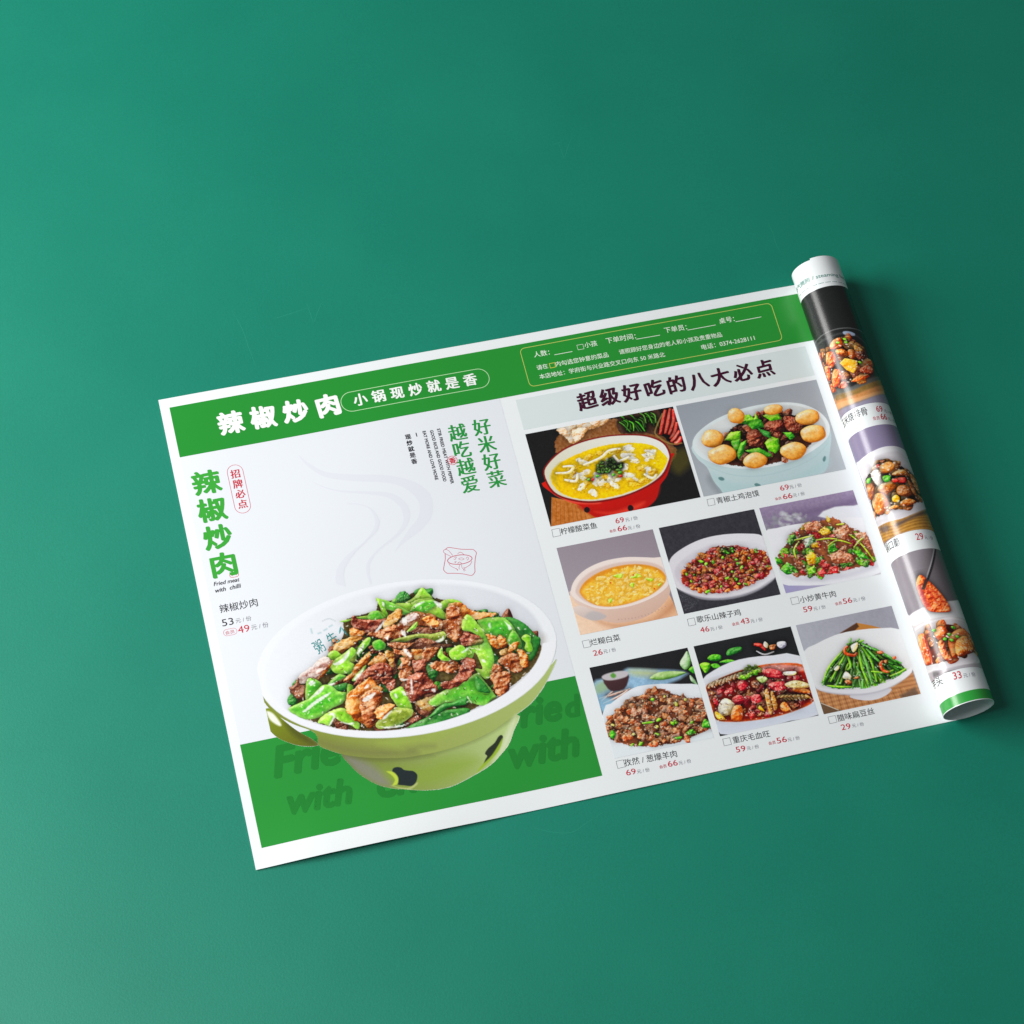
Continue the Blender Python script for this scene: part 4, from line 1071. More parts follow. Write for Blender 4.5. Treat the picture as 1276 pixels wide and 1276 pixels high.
p.fill(p.P([(285, 640), (330, 570), (430, 500), (560, 450), (700, 425), (840, 430), (950, 465), (1005, 530), (980, 600), (880, 680), (720, 745), (560, 777), (430, 768), (340, 725), (295, 680)]), (214, 140, 50), id=2, soft=.8)
sp = [(305, 650), (350, 590), (450, 530), (580, 480), (700, 450), (840, 452), (940, 490), (990, 545), (950, 610), (860, 680), (710, 738), (560, 768), (440, 758), (350, 718)]
p.fill(p.P(sp), (240, 182, 58), id=2, soft=2, mottle=50, grad=((246, 196, 90), -.3, 1)); p.keep_in = 2
p.scatter(p.P(sp), 170, [((228, 160, 44), (246, 190, 70), (255, 220, 130)), ((230, 166, 50), (250, 200, 92), (255, 234, 170))], .5, 1.3, (1, 2.2), bump=.16, gloss=.2, shadow=.03, wob=.7)
for q in ([(560, 520), (640, 500), (630, 540)], [(700, 540), (760, 500), (800, 530)], [(830, 540), (900, 545), (880, 570)], [(700, 590), (740, 580), (730, 620)], [(520, 720), (560, 710), (540, 750)], [(940, 590), (970, 580), (950, 610)]): p.piece(p.P(q), ((120, 160, 20), (190, 220, 60), (230, 246, 140)), gloss=.3, shadow=.1)
for c in ((733, 515), (543, 580), (910, 630)): p.fill(p.blob(*p.P([c])[0], .6, .5, 0), (210, 70, 30))
p.texture(0.08, .9)
p.grain(4)
o = p.build('dish_picture', 2, menu, 'printed photo of thick yellow soup in a cream clay pot', {1: 'pot', 2: 'soup'})
caption(o, b, [('烂糊白菜', (382, 1108), (628, 1062), None)], [(304, 1068), (362, 1056), (378, 1113), (320, 1126)], unit=[((487, 1172), (590, 1152))], red=[('26', (402, 1193), (480, 1178), 3.5)])

# -- 4 chili chicken on a white plate
b = BX[3]; p = Picture(CM[0], R2_[0], CM[1], R2_[1], ST, bg=(42, 41, 48), b=b, seed=14)
p.fill(p.P([(70, 255), (870, 95), (1090, 810), (280, 980)]), (44, 43, 50), sm=0, mottle=16)
p.specks(p.P([(240, 800), (420, 850), (350, 940), (290, 970)]), 90, (88, 90, 98), .15, .3, .6)
p.fill(p.P([(155, 600), (180, 500), (300, 410), (450, 345), (620, 312), (800, 305), (940, 325), (1010, 450), (1050, 620), (1030, 690), (900, 770), (740, 825), (560, 848), (400, 832), (260, 780), (190, 720)]), (222, 216, 224), id=1, grad=((238, 238, 244), 1, -.5))
p.fill(p.P([(205, 620), (250, 540), (380, 450), (560, 390), (760, 370), (930, 400), (1010, 520), (1010, 640), (900, 730), (740, 790), (560, 810), (420, 798), (290, 750), (225, 690)]), (206, 198, 208), id=1, soft=1.4, grad=((232, 232, 240), 1, -.6))
p.fill(p.P([(230, 770), (400, 826), (560, 842), (740, 818), (900, 762), (1030, 680), (1020, 705), (900, 785), (740, 840), (560, 862), (400, 846)]), (168, 164, 176), soft=1, alpha=.8)
hp = [(262, 700), (290, 600), (380, 520), (470, 460), (560, 415), (700, 405), (800, 435), (930, 440), (990, 500), (1010, 590), (980, 660), (860, 720), (740, 770), (600, 795), (480, 800), (380, 770), (300, 740)]
p.fill(p.P(hp), (184, 54, 34), id=2, wob=1.2, wf=1); p.keep_in = 2
NUT = ((150, 50, 10), (236, 110, 36), (255, 180, 100))
p.scatter(p.P(hp), 260, [CHILI, CHILI, NUT, NUT, NUT, RED3, ((130, 20, 20), (206, 60, 40), (250, 140, 100))], .8, 1.7, (1, 1.9), bump=.35, gloss=.6, glint=.5, shadow=.3, wob=.4, id=2)
p.scatter(p.P([(590, 430), (690, 420), (700, 470), (610, 470)]), 16, [LIME, GRN], .5, .9, gloss=.3); p.scatter(p.P(hp), 24, [LIME, GRN, LIME], .45, .85, gloss=.3)
p.specks(p.P(hp), 60, (250, 226, 160), .15, .4, .7)
p.texture(0.28, .9)
p.squiggles(p.P(hp), 70, (255, 240, 220), .7, .4, .7); p.squiggles(p.P(hp), 60, (50, 14, 10), .8, .45, .6)
p.grain(5)
o = p.build('dish_picture', 2, menu, 'printed photo of chopped red chili chicken on a white plate', {1: 'plate', 2: 'chili_chicken'})
caption(o, b, [('歌乐山辣子鸡', (397, 1052), (764, 988), None)], [(311, 1020), (368, 1008), (383, 1065), (325, 1077)], unit=[((508, 1120), (610, 1100)), ((845, 1053), (945, 1034))],
        red=[('46', (425, 1135), (500, 1120), 3.5), ('43', (762, 1065), (835, 1051), 3.5), ('会员', (689, 1078), (748, 1067), None)])

# -- 5 stir-fried beef on a white plate
b = BX[4]; p = Picture(CR[0], R2_[0], CR[1], R2_[1], ST, bg=(150, 134, 166), b=b, seed=15)
p.fill(p.P([(100, 290), (900, 125), (1000, 400), (150, 520)]), (150, 132, 164), sm=0, grad=((116, 102, 132), 0, 1), mottle=26)
p.fill(p.P([(340, 330), (560, 290), (800, 240), (940, 180), (920, 260), (640, 330), (400, 390)]), (104, 86, 120), soft=5, alpha=.7)
for x, y in p.inside(p.P([(150, 370), (300, 330), (520, 340), (480, 400), (250, 470), (170, 480)]), 60):
    p.fill(p.blob(x, y, .6 + 1.5 * p.rng.random(), .5 + .8 * p.rng.random(), p.rng.random() * 3, .4), p.rng.choice([(214, 214, 222), (176, 178, 180), (150, 152, 160), (126, 122, 136)]), soft=1.3, alpha=.65)
p.fill(p.P([(600, 360), (740, 280), (900, 270), (1100, 240), (1130, 500), (900, 420)]), (238, 240, 248), sm=2, soft=1)
p.fill(p.P([(310, 930), (560, 940), (1130, 800), (1140, 850), (330, 1010)]), (158, 152, 196), sm=0, grad=((206, 202, 206), 1, -.3))
p.fill(p.P([(140, 500), (250, 460), (420, 425), (700, 390), (1000, 370), (1110, 500), (1150, 740), (1120, 830), (900, 900), (640, 935), (420, 940), (310, 930), (250, 850), (190, 700)]), (238, 239, 247), id=1, sm=2, grad=((247, 247, 252), .3, -1))
p.fill(p.P([(300, 850), (420, 872), (620, 872), (860, 830), (1090, 760), (1100, 790), (860, 870), (620, 905), (420, 900)]), (216, 214, 228), soft=2, alpha=.7)
hp = [(250, 720), (290, 660), (360, 560), (420, 490), (520, 430), (640, 390), (720, 370), (820, 420), (930, 480), (1010, 520), (1050, 620), (1082, 730), (1000, 770), (880, 800), (740, 830), (600, 855), (440, 855), (300, 820), (270, 770)]
p.fill(p.P(hp), (176, 98, 62), id=2, wob=1.5, wf=.8); p.keep_in = 2
RED5 = ((120, 10, 20), (216, 34, 40), (255, 120, 110))
p.scatter(p.P(hp), 90, [BEEF, BEEF, RED5, GRN, BEEF, RED5, LIME, YEL, HERB], 1.2, 2.4, (1, 2), bump=.5, gloss=.5, glint=.4, shadow=.28, wob=.7, id=2)
for q, k in (([(470, 430), (600, 400), (640, 440), (600, 480), (500, 490)], BEEF), ([(720, 480), (830, 430), (900, 500), (870, 560), (770, 560)], BEEF), ([(900, 500), (1000, 490), (1045, 600), (1050, 640), (950, 580)], BEEF), ([(690, 690), (780, 640), (890, 680), (900, 740), (800, 750), (740, 760)], BEEF), ([(360, 680), (440, 690), (490, 780), (420, 760)], BEEF),
             ([(490, 700), (540, 650), (580, 680), (570, 760), (520, 770)], YEL), ([(600, 490), (660, 440), (710, 500), (640, 520)], YEL), ([(690, 790), (760, 770), (770, 830), (700, 840)], RED5), ([(590, 830), (640, 790), (670, 840), (610, 855)], RED5), ([(800, 820), (840, 780), (900, 795)], RED5), ([(410, 480), (440, 500), (430, 530)], RED5), ([(690, 520), (740, 510), (750, 570), (700, 560)], RED5), ([(440, 830), (470, 800), (500, 850)], RED5), ([(300, 670), (340, 680), (330, 720)], RED5),
             ([(680, 610), (740, 580), (760, 640), (690, 670)], GRN), ([(360, 520), (400, 510), (430, 550), (370, 610), (340, 580)], HERB), ([(280, 810), (340, 740), (400, 780), (430, 830), (340, 850)], GRN), ([(880, 640), (960, 650), (1040, 720), (950, 710)], GRN), ([(510, 800), (570, 770), (580, 830), (530, 850)], LIME), ([(480, 560), (540, 500), (560, 580), (490, 630)], ((90, 130, 90), (170, 196, 160), (240, 246, 236)))):
    p.piece(p.P(q), k, sm=1, gloss=.5, bump=.35, glint=.35, wob=.55 if k in (GRN, HERB, LIME, RED5) else .9, wf=.9, shadow=.28)
for q in ([(400, 560), (480, 540), (560, 520)], [(680, 610), (760, 560), (880, 590)], [(860, 510), (940, 570), (1010, 650), (1070, 730)], [(420, 720), (400, 640), (440, 570)], [(580, 560), (680, 545), (760, 550)], [(900, 620), (950, 560), (980, 540)], [(750, 430), (820, 420)]): p.strand(p.P(q), 1.0, ((110, 140, 10), (190, 216, 40), (236, 246, 140)), gloss=.4, bump=.1, shadow=.35)
p.specks(p.P(hp), 80, (255, 246, 232), .15, .4, .8)
p.texture(0.28, .9)
p.squiggles(p.P(hp), 70, (255, 240, 220), .7, .4, .7); p.squiggles(p.P(hp), 60, (50, 14, 10), .8, .45, .6)
p.grain(4)
o = p.build('dish_picture', 2, menu, 'printed photo of sliced beef with red and green peppers on a white plate', {1: 'plate', 2: 'sliced_beef'})
caption(o, b, [('小炒黄牛肉', (455, 1087), (754, 1032), None)], [(368, 1045), (430, 1032), (444, 1087), (383, 1100)], unit=[((567, 1150), (667, 1130)), ((897, 1080), (1000, 1060))],
        red=[('59', (482, 1165), (558, 1150), 3.5), ('56', (815, 1095), (890, 1080), 3.5), ('会员', (746, 1107), (803, 1096), None)])

# -- 6 cumin lamb on a white plate
b = BX[5]; p = Picture(CL[0], R3_[0], CL[1], R3_[1], ST, bg=(26, 26, 28), b=b, seed=16)
p.fill(p.P([(120, 460), (200, 420), (360, 360), (400, 335), (600, 345), (760, 350), (880, 380), (700, 470), (500, 500), (300, 620), (190, 680)]), (150, 186, 214), sm=2, soft=2, mottle=50)
p.fill(p.P([(140, 470), (220, 440), (250, 500), (150, 540)]), (150, 180, 130), soft=3, alpha=.8)
p.fill(p.P([(420, 350), (620, 360), (600, 400), (440, 390)]), (196, 200, 120), soft=4, alpha=.7)
for q in ([(170, 580), (300, 540), (420, 500)], [(190, 600), (280, 520)], [(240, 560), (360, 520)], [(200, 620), (330, 560), (400, 510)]): p.strand(p.P(q), 1.4, ((140, 90, 80), (226, 180, 160), (250, 226, 214)), gloss=.2, shadow=.3)
p.fill(p.P([(160, 560), (240, 570), (300, 610), (200, 690)]), (146, 190, 216), soft=3, alpha=.8)
p.fill(p.P([(195, 410), (240, 500), (290, 520), (370, 500), (400, 440), (400, 380), (300, 380)]), (70, 44, 46), sm=2, soft=.8, grad=((48, 28, 32), .2, 1))
p.fill(p.P([(190, 405), (230, 380), (320, 360), (390, 362), (402, 385), (370, 410), (280, 432), (215, 430)]), (196, 190, 194), soft=.8)
p.fill(p.blob(*p.P([(282, 395)])[0], 1.6, 1.6, 0), (84, 140, 60), soft=1)
for q, k in (([(810, 300), (840, 240), (870, 200), (895, 260), (890, 320), (850, 350)], ((70, 120, 50), (140, 190, 120), (220, 240, 206))), ([(570, 420), (640, 370), (760, 360), (860, 370), (800, 400), (680, 430)], ((60, 100, 40), (120, 166, 80), (200, 226, 160))), ([(880, 350), (920, 320), (930, 380)], GRN), ([(890, 390), (930, 430), (950, 470), (900, 440)], ((70, 110, 60), (150, 190, 140), (220, 236, 210)))):
    p.piece(p.P(q), k, gloss=.2, bump=.1, fr=.4, shadow=.2)
p.fill(p.P([(200, 690), (260, 620), (380, 530), (480, 480), (640, 462), (820, 462), (980, 470), (1100, 560), (1120, 1200), (200, 1200)]), (238, 242, 249), id=1, sm=2, grad=((230, 240, 244), 0, 1))
hp = [(235, 740), (290, 700), (350, 640), (440, 580), (530, 540), (600, 510), (660, 495), (760, 540), (860, 570), (1000, 580), (1030, 700), (1055, 800), (960, 860), (820, 910), (640, 955), (480, 960), (360, 940), (260, 900), (230, 820)]
p.fill(p.P(hp), (160, 84, 54), id=2, wob=1.2, wf=1); p.keep_in = 2
LAMB = ((140, 50, 22), (224, 106, 56), (255, 192, 142))
p.scatter(p.P(hp), 200, [LAMB, MEAT, LAMB, LAMB, BEEF], 1.1, 2.3, (1, 1.9), bump=.45, gloss=.5, glint=.6, shadow=.28, wob=.45, id=2)
p.scatter(p.P(hp), 16, [((130, 140, 20), (206, 200, 80), (240, 236, 160)), LIME], .6, 1.2, (1, 2), gloss=.3)
for q in ([(985, 790), (1010, 740), (1050, 770), (1055, 805), (1000, 810)], [(250, 870), (270, 830), (300, 860), (280, 900)], [(860, 850), (920, 820), (900, 870)], [(760, 890), (830, 880), (800, 905)]): p.piece(p.P(q), GRN, gloss=.3)
p.strand(p.P([(510, 775), (560, 770), (600, 765)]), 1.3, LIME)
p.specks(p.P(hp), 140, (252, 232, 190), .15, .4, .85)
p.texture(0.28, .9)
p.squiggles(p.P(hp), 70, (255, 240, 220), .7, .4, .7); p.squiggles(p.P(hp), 60, (50, 14, 10), .8, .45, .6)
p.grain(4)
o = p.build('dish_picture', 2, menu, 'printed photo of a heap of cumin lamb beside a small dark cup', {1: 'plate', 2: 'cumin_lamb'})
caption(o, b, [('孜然 / 葱爆羊肉', (373, 1120), (792, 1042), None)], [(303, 1078), (360, 1066), (376, 1122), (317, 1135)], unit=[((473, 1178), (573, 1158)), ((805, 1108), (903, 1088))],
        red=[('69', (388, 1193), (465, 1178), 3.5), ('66', (720, 1124), (797, 1108), 3.5), ('会员', (651, 1138), (708, 1126), None)])

# -- 7 spicy red stew in a white bowl
b = BX[6]; p = Picture(CM[0], R3_[0], CM[1], R3_[1], ST, bg=(27, 28, 30), b=b, seed=17)
for q, k in (([(210, 410), (250, 375), (320, 380), (320, 420), (260, 430)], GRN), ([(370, 360), (400, 325), (490, 310), (495, 345), (430, 375), (380, 385)], DGRN), ([(145, 460), (190, 440), (240, 460), (200, 530), (170, 500)], LIME), ([(240, 460), (290, 450), (320, 480), (270, 490)], GRN), ([(310, 440), (380, 415), (445, 430), (380, 445)], GRN)): p.piece(p.P(q), k, gloss=.3, shadow=.3)
p.strand(p.P([(620, 345), (690, 375), (770, 350)]), 1.0, ((150, 140, 150), (226, 222, 230), (255, 255, 255)))
p.strand(p.P([(600, 290), (660, 300), (700, 340)]), 2.4, RED3); p.piece(p.P([(690, 265), (720, 290), (710, 320), (680, 300)]), CREAM); p.piece(p.P([(730, 300), (790, 290), (780, 330), (740, 335)]), MEAT); p.piece(p.P([(800, 270), (860, 265), (870, 300), (830, 325), (795, 300)]), ((130, 126, 150), (206, 206, 220), (250, 250, 255)))
p.fill(p.P([(165, 590), (260, 510), (400, 440), (560, 400), (760, 382), (985, 385), (1150, 700), (1135, 880), (900, 930), (700, 990), (500, 1030), (320, 1040), (250, 900), (190, 700)]), (232, 234, 242), id=1, sm=2, grad=((222, 226, 238), 0, 1))
p.fill(p.P([(280, 920), (420, 945), (600, 930), (880, 870), (1110, 780), (1130, 860), (880, 930), (600, 990), (330, 1030)]), (204, 214, 232), soft=3, alpha=.55)
st = [(198, 650), (280, 590), (420, 530), (560, 485), (760, 450), (1010, 460), (1060, 600), (1100, 760), (960, 840), (760, 900), (560, 930), (420, 938), (285, 920), (240, 800)]
p.fill(p.P(st), (226, 92, 30), id=2, soft=.7)
p.fill(p.P([(215, 670), (330, 600), (480, 540), (700, 490), (1010, 510), (1050, 620), (1090, 750), (950, 830), (750, 890), (560, 920), (420, 928), (300, 900), (250, 790)]), (146, 26, 18), soft=2); p.keep_in = 2
p.fill(p.P([(660, 480), (800, 455), (1000, 475), (1010, 510), (820, 520), (700, 510)]), (226, 150, 140), soft=1.4); p.fill(p.P([(330, 590), (460, 530), (480, 560), (380, 610)]), (226, 140, 120), soft=1.2)
p.fill(p.P([(205, 690), (300, 680), (330, 720), (230, 750)]), (230, 170, 170), soft=1.2)
p.scatter(p.P([(240, 700), (500, 560), (950, 520), (1060, 700), (960, 810), (600, 900), (300, 880)]), 70, [CHILI, CHILI, MAROON, MEAT, RED3], 1.2, 2.4, (1, 2), bump=.4, gloss=.6, glint=.5, shadow=.3, wob=.6)
for k in range(9): p.strand(p.P([(220 + k * 30, 660 - k * 11), (240 + k * 30, 625 - k * 11), (260 + k * 30, 612 - k * 8)]), 2.0, ((170, 80, 40), (236, 170, 110), (255, 226, 180)))
for k in range(8): p.strand(p.P([(790 + k * 34, 740 - k * 4), (830 + k * 30, 720), (880 + k * 28, 760 - k * 3)]), 1.5, ((150, 90, 30), (220, 160, 80), (250, 214, 150)))
for q, k in (([(470, 610), (520, 580), (550, 640), (500, 680), (470, 650)], CHILI), ([(580, 600), (650, 590), (640, 660), (590, 650)], BROWN), ([(670, 510), (740, 490), (830, 520), (860, 570), (780, 570), (700, 560)], CHILI), ([(720, 620), (850, 600), (870, 660), (780, 680)], CHILI), ([(420, 740), (480, 710), (520, 750), (480, 800), (430, 790)], CHILI), ([(580, 720), (650, 710), (660, 770), (590, 780)], CHILI),
             ([(300, 820), (350, 740), (430, 780), (420, 860), (330, 890)], ((190, 150, 90), (240, 222, 180), (255, 250, 230))), ([(410, 920), (430, 810), (500, 810), (500, 920)], ((160, 60, 16), (232, 120, 50), (255, 186, 120))), ([(930, 680), (950, 640), (1060, 670), (1060, 700)], ((160, 60, 16), (232, 120, 50), (255, 186, 120))), ([(860, 620), (950, 590), (1060, 620), (1050, 650), (900, 650)], ((190, 150, 80), (236, 216, 150), (255, 246, 210))),
             ([(690, 700), (720, 670), (760, 850), (730, 870)], TAN), ([(740, 700), (760, 690), (800, 800), (770, 840)], TAN), ([(820, 800), (860, 770), (910, 840), (840, 850)], ORANGE), ([(275, 850), (330, 880), (360, 920), (290, 910)], YEL), ([(850, 520), (950, 515), (940, 545), (860, 545)], CREAM), ([(640, 830), (650, 800), (690, 850)], YEL)):
    p.piece(p.P(q), k, gloss=.55, bump=.3, glint=.3, shadow=.45)
p.scatter(p.P([(480, 570), (500, 510), (560, 470), (640, 470), (660, 510), (570, 560)]), 40, [LIME, LIME, ((120, 150, 40), (196, 220, 100), (240, 250, 190))], .8, 1.5, (1, 1.6), bump=.3, gloss=.3, shadow=.3, id=2)
p.piece(p.P([(620, 570), (680, 555), (715, 580), (670, 612)]), ((120, 150, 70), (190, 206, 130), (236, 242, 200)))
p.specks(p.P(st), 90, (255, 236, 220), .15, .4, .8)
p.texture(0.28, .9)
p.squiggles(p.P(st), 70, (255, 240, 220), .7, .4, .7); p.squiggles(p.P(st), 60, (50, 14, 10), .8, .45, .6)
p.grain(4)
o = p.build('dish_picture', 2, menu, 'printed photo of a spicy red stew in a white bowl', {1: 'bowl', 2: 'stew'})
caption(o, b, [('重庆毛血旺', (430, 1120), (740, 1062), None)], [(338, 1082), (397, 1070), (413, 1126), (352, 1139)], unit=[((545, 1177), (645, 1157)), ((887, 1105), (987, 1085))],
        red=[('59', (455, 1196), (535, 1181), 3.5), ('56', (797, 1121), (880, 1104), 3.5), ('会员', (726, 1133), (785, 1121), None)])

# -- 8 green beans in a white bowl
b = BX[7]; p = Picture(CR[0], R3_[0], CR[1], R3_[1], ST, bg=(150, 150, 162), b=b, seed=18)
p.fill(p.P([(10, 260), (820, 90), (900, 320), (80, 480)]), (148, 147, 160), sm=0, grad=((176, 178, 190), -1, .3), mottle=14)
p.fill(p.P([(380, 330), (520, 243), (640, 265), (740, 290), (600, 330), (400, 340)]), (178, 120, 62), sm=0); p.fill(p.P([(380, 330), (520, 243), (540, 275), (480, 330)]), (70, 44, 30), sm=0, soft=.6)
p.fill(p.P([(180, 790), (500, 860), (980, 640), (1060, 840), (240, 1010)]), (176, 122, 82), sm=0)
for k in range(30):
    for q in stroke(p.P([(190 + k * 30, 800 + 20 * math.sin(k)), (250 + k * 30, 1000 - k * 3)]), .55): p.fill(q, (104, 60, 36) if k % 2 else (214, 160, 112), sm=0, alpha=.55, soft=.4)
for k in range(13):
    for q in stroke(p.P([(180 + k * 5, 800 + k * 18), (1060, 620 + k * 18)]), .4): p.fill(q, (92, 54, 34) if k % 2 else (226, 178, 130), sm=0, alpha=.4, soft=.4)
p.fill(p.P([(205, 900), (330, 960), (440, 985), (240, 1010)]), (96, 72, 52), sm=0); p.fill(stroke(p.P([(220, 915), (370, 975)]), .5)[0], (206, 190, 170), sm=0)
p.fill(p.P([(880, 850), (1010, 780), (1040, 830), (1050, 850), (900, 880)]), (88, 68, 56), sm=0, soft=2, alpha=.8)
p.fill(p.P([(460, 860), (560, 890), (680, 885), (780, 840), (800, 790), (600, 820)]), (206, 204, 214), id=1, grad=((226, 226, 234), 0, 1))
p.fill(p.P([(70, 490), (180, 420), (340, 345), (520, 305), (720, 288), (880, 298), (940, 430), (985, 620), (960, 680), (860, 750), (720, 810), (560, 840), (400, 838), (260, 820), (180, 790), (120, 650)]), (226, 228, 230), id=1, sm=2, grad=((243, 245, 247), .5, -1))
p.fill(p.P([(180, 790), (300, 805), (480, 815), (680, 780), (860, 700), (980, 620), (960, 680), (860, 750), (720, 812), (560, 842), (400, 840), (260, 822)]), (214, 214, 224), id=1, soft=1)
hp = [(230, 740), (270, 660), (340, 570), (420, 480), (470, 410), (540, 405), (640, 440), (740, 500), (830, 550), (890, 590), (930, 640), (850, 680), (760, 730), (640, 770), (500, 790), (360, 790), (270, 770)]
p.fill(p.P(hp), (70, 128, 48), id=2, wob=1); p.keep_in = 2
BEAN = ((44, 122, 36), (112, 200, 80), (188, 240, 152))
rg = p.rng
for k in range(150):
    (x, y), = p.inside(p.P(hp), 1)
    c = p.P([(510, 420)])[0]; a = math.atan2(y - c[1], x - c[0]) + (rg.random() - .5) * .7; L = 2.6 + 3.2 * rg.random()
    p.strand([(x - L * math.cos(a), y - L * math.sin(a)), (x, y - .4), (x + L * math.cos(a), y + L * math.sin(a))], 1.35, rg.choice([BEAN, BEAN, GRN, LIME]), gloss=.5, bump=.08, shadow=.26)
for q in ([(470, 410), (300, 600), (240, 740)], [(480, 420), (380, 590), (300, 740)], [(540, 420), (600, 580), (650, 760)], [(560, 440), (640, 560), (690, 740)], [(540, 460), (560, 600), (620, 760)], [(430, 480), (470, 600), (440, 640)], [(600, 460), (700, 560), (760, 600)], [(270, 770), (380, 780), (480, 780)], [(470, 370), (465, 400), (480, 420)], [(560, 420), (760, 510), (850, 570)], [(800, 690), (880, 660), (935, 625)], [(640, 650), (760, 660), (830, 640)]):
    p.strand(p.P(q), 1.5, rg.choice([BEAN, BEAN, LIME]), gloss=.6, bump=.08, shadow=.3, id=2)
for q in ([(450, 440), (420, 460), (430, 500), (500, 515), (520, 490)], [(740, 560), (720, 590), (740, 640), (790, 655)], [(690, 490), (740, 490)], [(820, 540), (850, 530)]): p.strand(p.P(q), 1.9, ((160, 40, 10), (226, 84, 40), (255, 160, 110)), gloss=.6, id=2)
for q in ([(470, 440), (500, 415), (530, 410), (520, 460), (490, 490)], [(405, 690), (430, 650), (475, 690), (460, 715), (410, 710)], [(330, 630), (360, 600), (375, 620), (350, 645)]): p.piece(p.P(q), CREAM, gloss=.3)
for q in ([(420, 730), (460, 720), (480, 750), (440, 760)], [(490, 710), (530, 690), (540, 710)], [(745, 560), (775, 555), (770, 590)]): p.piece(p.P(q), MEAT)
p.specks(p.P(hp), 60, (246, 252, 236), .15, .35, .8)
p.texture(0.2, .9)
p.grain(4)
rim8 = [(178, 776), (240, 792), (330, 800), (480, 806), (590, 794), (680, 773), (780, 736), (870, 690), (985, 612), (975, 660), (900, 725), (810, 778), (700, 818), (560, 842), (400, 840), (270, 822), (200, 800)]
p.fill(p.P([(460, 845), (560, 890), (680, 885), (780, 840), (800, 790), (600, 820)]), (206, 204, 214), id=1, grad=((226, 226, 234), 0, 1))
p.fill(p.P(rim8), (222, 222, 231), id=1, sm=2, grad=((244, 244, 248), 1, -.3))
p.fill(p.P([(200, 800), (270, 818), (400, 834), (560, 836), (700, 812), (810, 772), (900, 722), (880, 745), (800, 790), (700, 826), (560, 850), (400, 848), (270, 830)]), (186, 184, 196), soft=.9, alpha=.7)
o = p.build('dish_picture', 2, menu, 'printed photo of green beans in a white bowl on a woven mat', {1: 'bowl', 2: 'green_beans'})
caption(o, b, [('腊味扁豆丝', (366, 1072), (674, 1007), None)], [(279, 1032), (340, 1019), (355, 1075), (295, 1088)], unit=[((485, 1122), (583, 1104))], red=[('29', (396, 1144), (474, 1129), 3.5)])

# ================================================================== the back of the sheet, seen on the outside of the roll
W0, W1 = -30, 30
LM = 0.8
q1, q2, q3, q4, q5 = box(960, 300, 160), box(1000, 400, 160), box(1030, 520, 160), box(1080, 640, 160), box(1110, 760, 160)


def pb(pic, b, pts): return T(b, pts, Back)


# heading
p = []; put(p, '热气腾腾 / steaming hot', (-26.5, 14.2), (15.5, 15.4), h=3.9, bold=.012)
lettering('roll_heading', p, (92, 146, 136), 1, menu, Back, LM)
sh = []
for k in range(46):
    if k % 5: sh += stroke([(-24 + k * 0.86, 17.1 + k * .034), (-23.45 + k * .86, 17.12 + k * .034)], 0.5)
flat_shapes('roll_dotted_line', sh, (120, 160, 152), 1, menu, Back, LM)

# -- spare ribs and corn in a glass bowl
p = Picture(W0, 20.9, W1, 104.2, ST, Back, bg=(24, 25, 25), seed=31)
p.fill(pb(p, q2, [(60, 300), (250, 700), (300, 760), (800, 600), (760, 560)]), (62, 60, 58), soft=3, alpha=.5)
p.fill(pb(p, q2, [(250, 720), (500, 660), (770, 560), (900, 700), (800, 860), (300, 1000)]), (122, 108, 96), sm=0, soft=2)
p.fill(pb(p, q2, [(300, 800), (340, 760), (520, 690), (780, 600), (810, 700), (560, 780), (340, 880), (320, 860)]), (190, 132, 84), soft=1, mottle=30)
p.fill(pb(p, q2, [(340, 740), (520, 680), (770, 595), (790, 640), (560, 720), (340, 790)]), (122, 98, 54), soft=1.2, alpha=.85, mottle=30)
p.fill(pb(p, q2, [(330, 830), (560, 760), (800, 700), (800, 730), (560, 800), (350, 890)]), (222, 168, 120), soft=1, alpha=.8)
p.fill(pb(p, q2, [(350, 920), (560, 810), (800, 730), (870, 760), (860, 860), (500, 900), (380, 990)]), (140, 134, 156), soft=1.4)
p.fill(pb(p, q2, [(260, 690), (420, 670), (560, 620), (760, 565), (760, 590), (560, 660), (400, 710), (280, 740)]), (80, 84, 82), soft=1, alpha=.85)
for q in stroke(spline(pb(p, q1, [(400, 1060), (470, 980), (600, 895), (740, 868), (850, 880), (940, 940)]), 6), .55): p.fill(q, (130, 134, 134), sm=0, soft=.5, alpha=.7)
for q in stroke(spline(pb(p, q1, [(440, 1080), (560, 970), (720, 920), (860, 950), (960, 1050)]), 6), 1.2): p.fill(q, (70, 72, 74), sm=0, soft=1, alpha=.6)
p.fill(pb(p, q1, [(722, 905), (770, 900), (835, 922), (832, 946), (780, 940), (730, 930)]), (178, 196, 222), soft=.6)
hp = pb(p, q2, [(190, 400), (195, 310), (240, 270), (300, 190), (370, 160), (440, 180), (500, 230), (580, 270), (640, 340), (690, 420), (710, 520), (650, 550), (600, 590), (480, 600), (400, 650), (290, 672), (250, 600), (220, 480)])
p.fill(hp, (90, 30, 20), id=2, wob=1); p.keep_in = 2
RIB = ((160, 44, 10), (244, 100, 30), (255, 190, 120)); GLZ = ((110, 26, 12), (200, 70, 36), (250, 160, 116))
p.scatter(hp, 46, [RIB, RIB, GLZ, ORANGE], 2.0, 3.6, (1, 1.7), bump=.5, gloss=.6, glint=.5, shadow=.5, wob=.4, id=2)
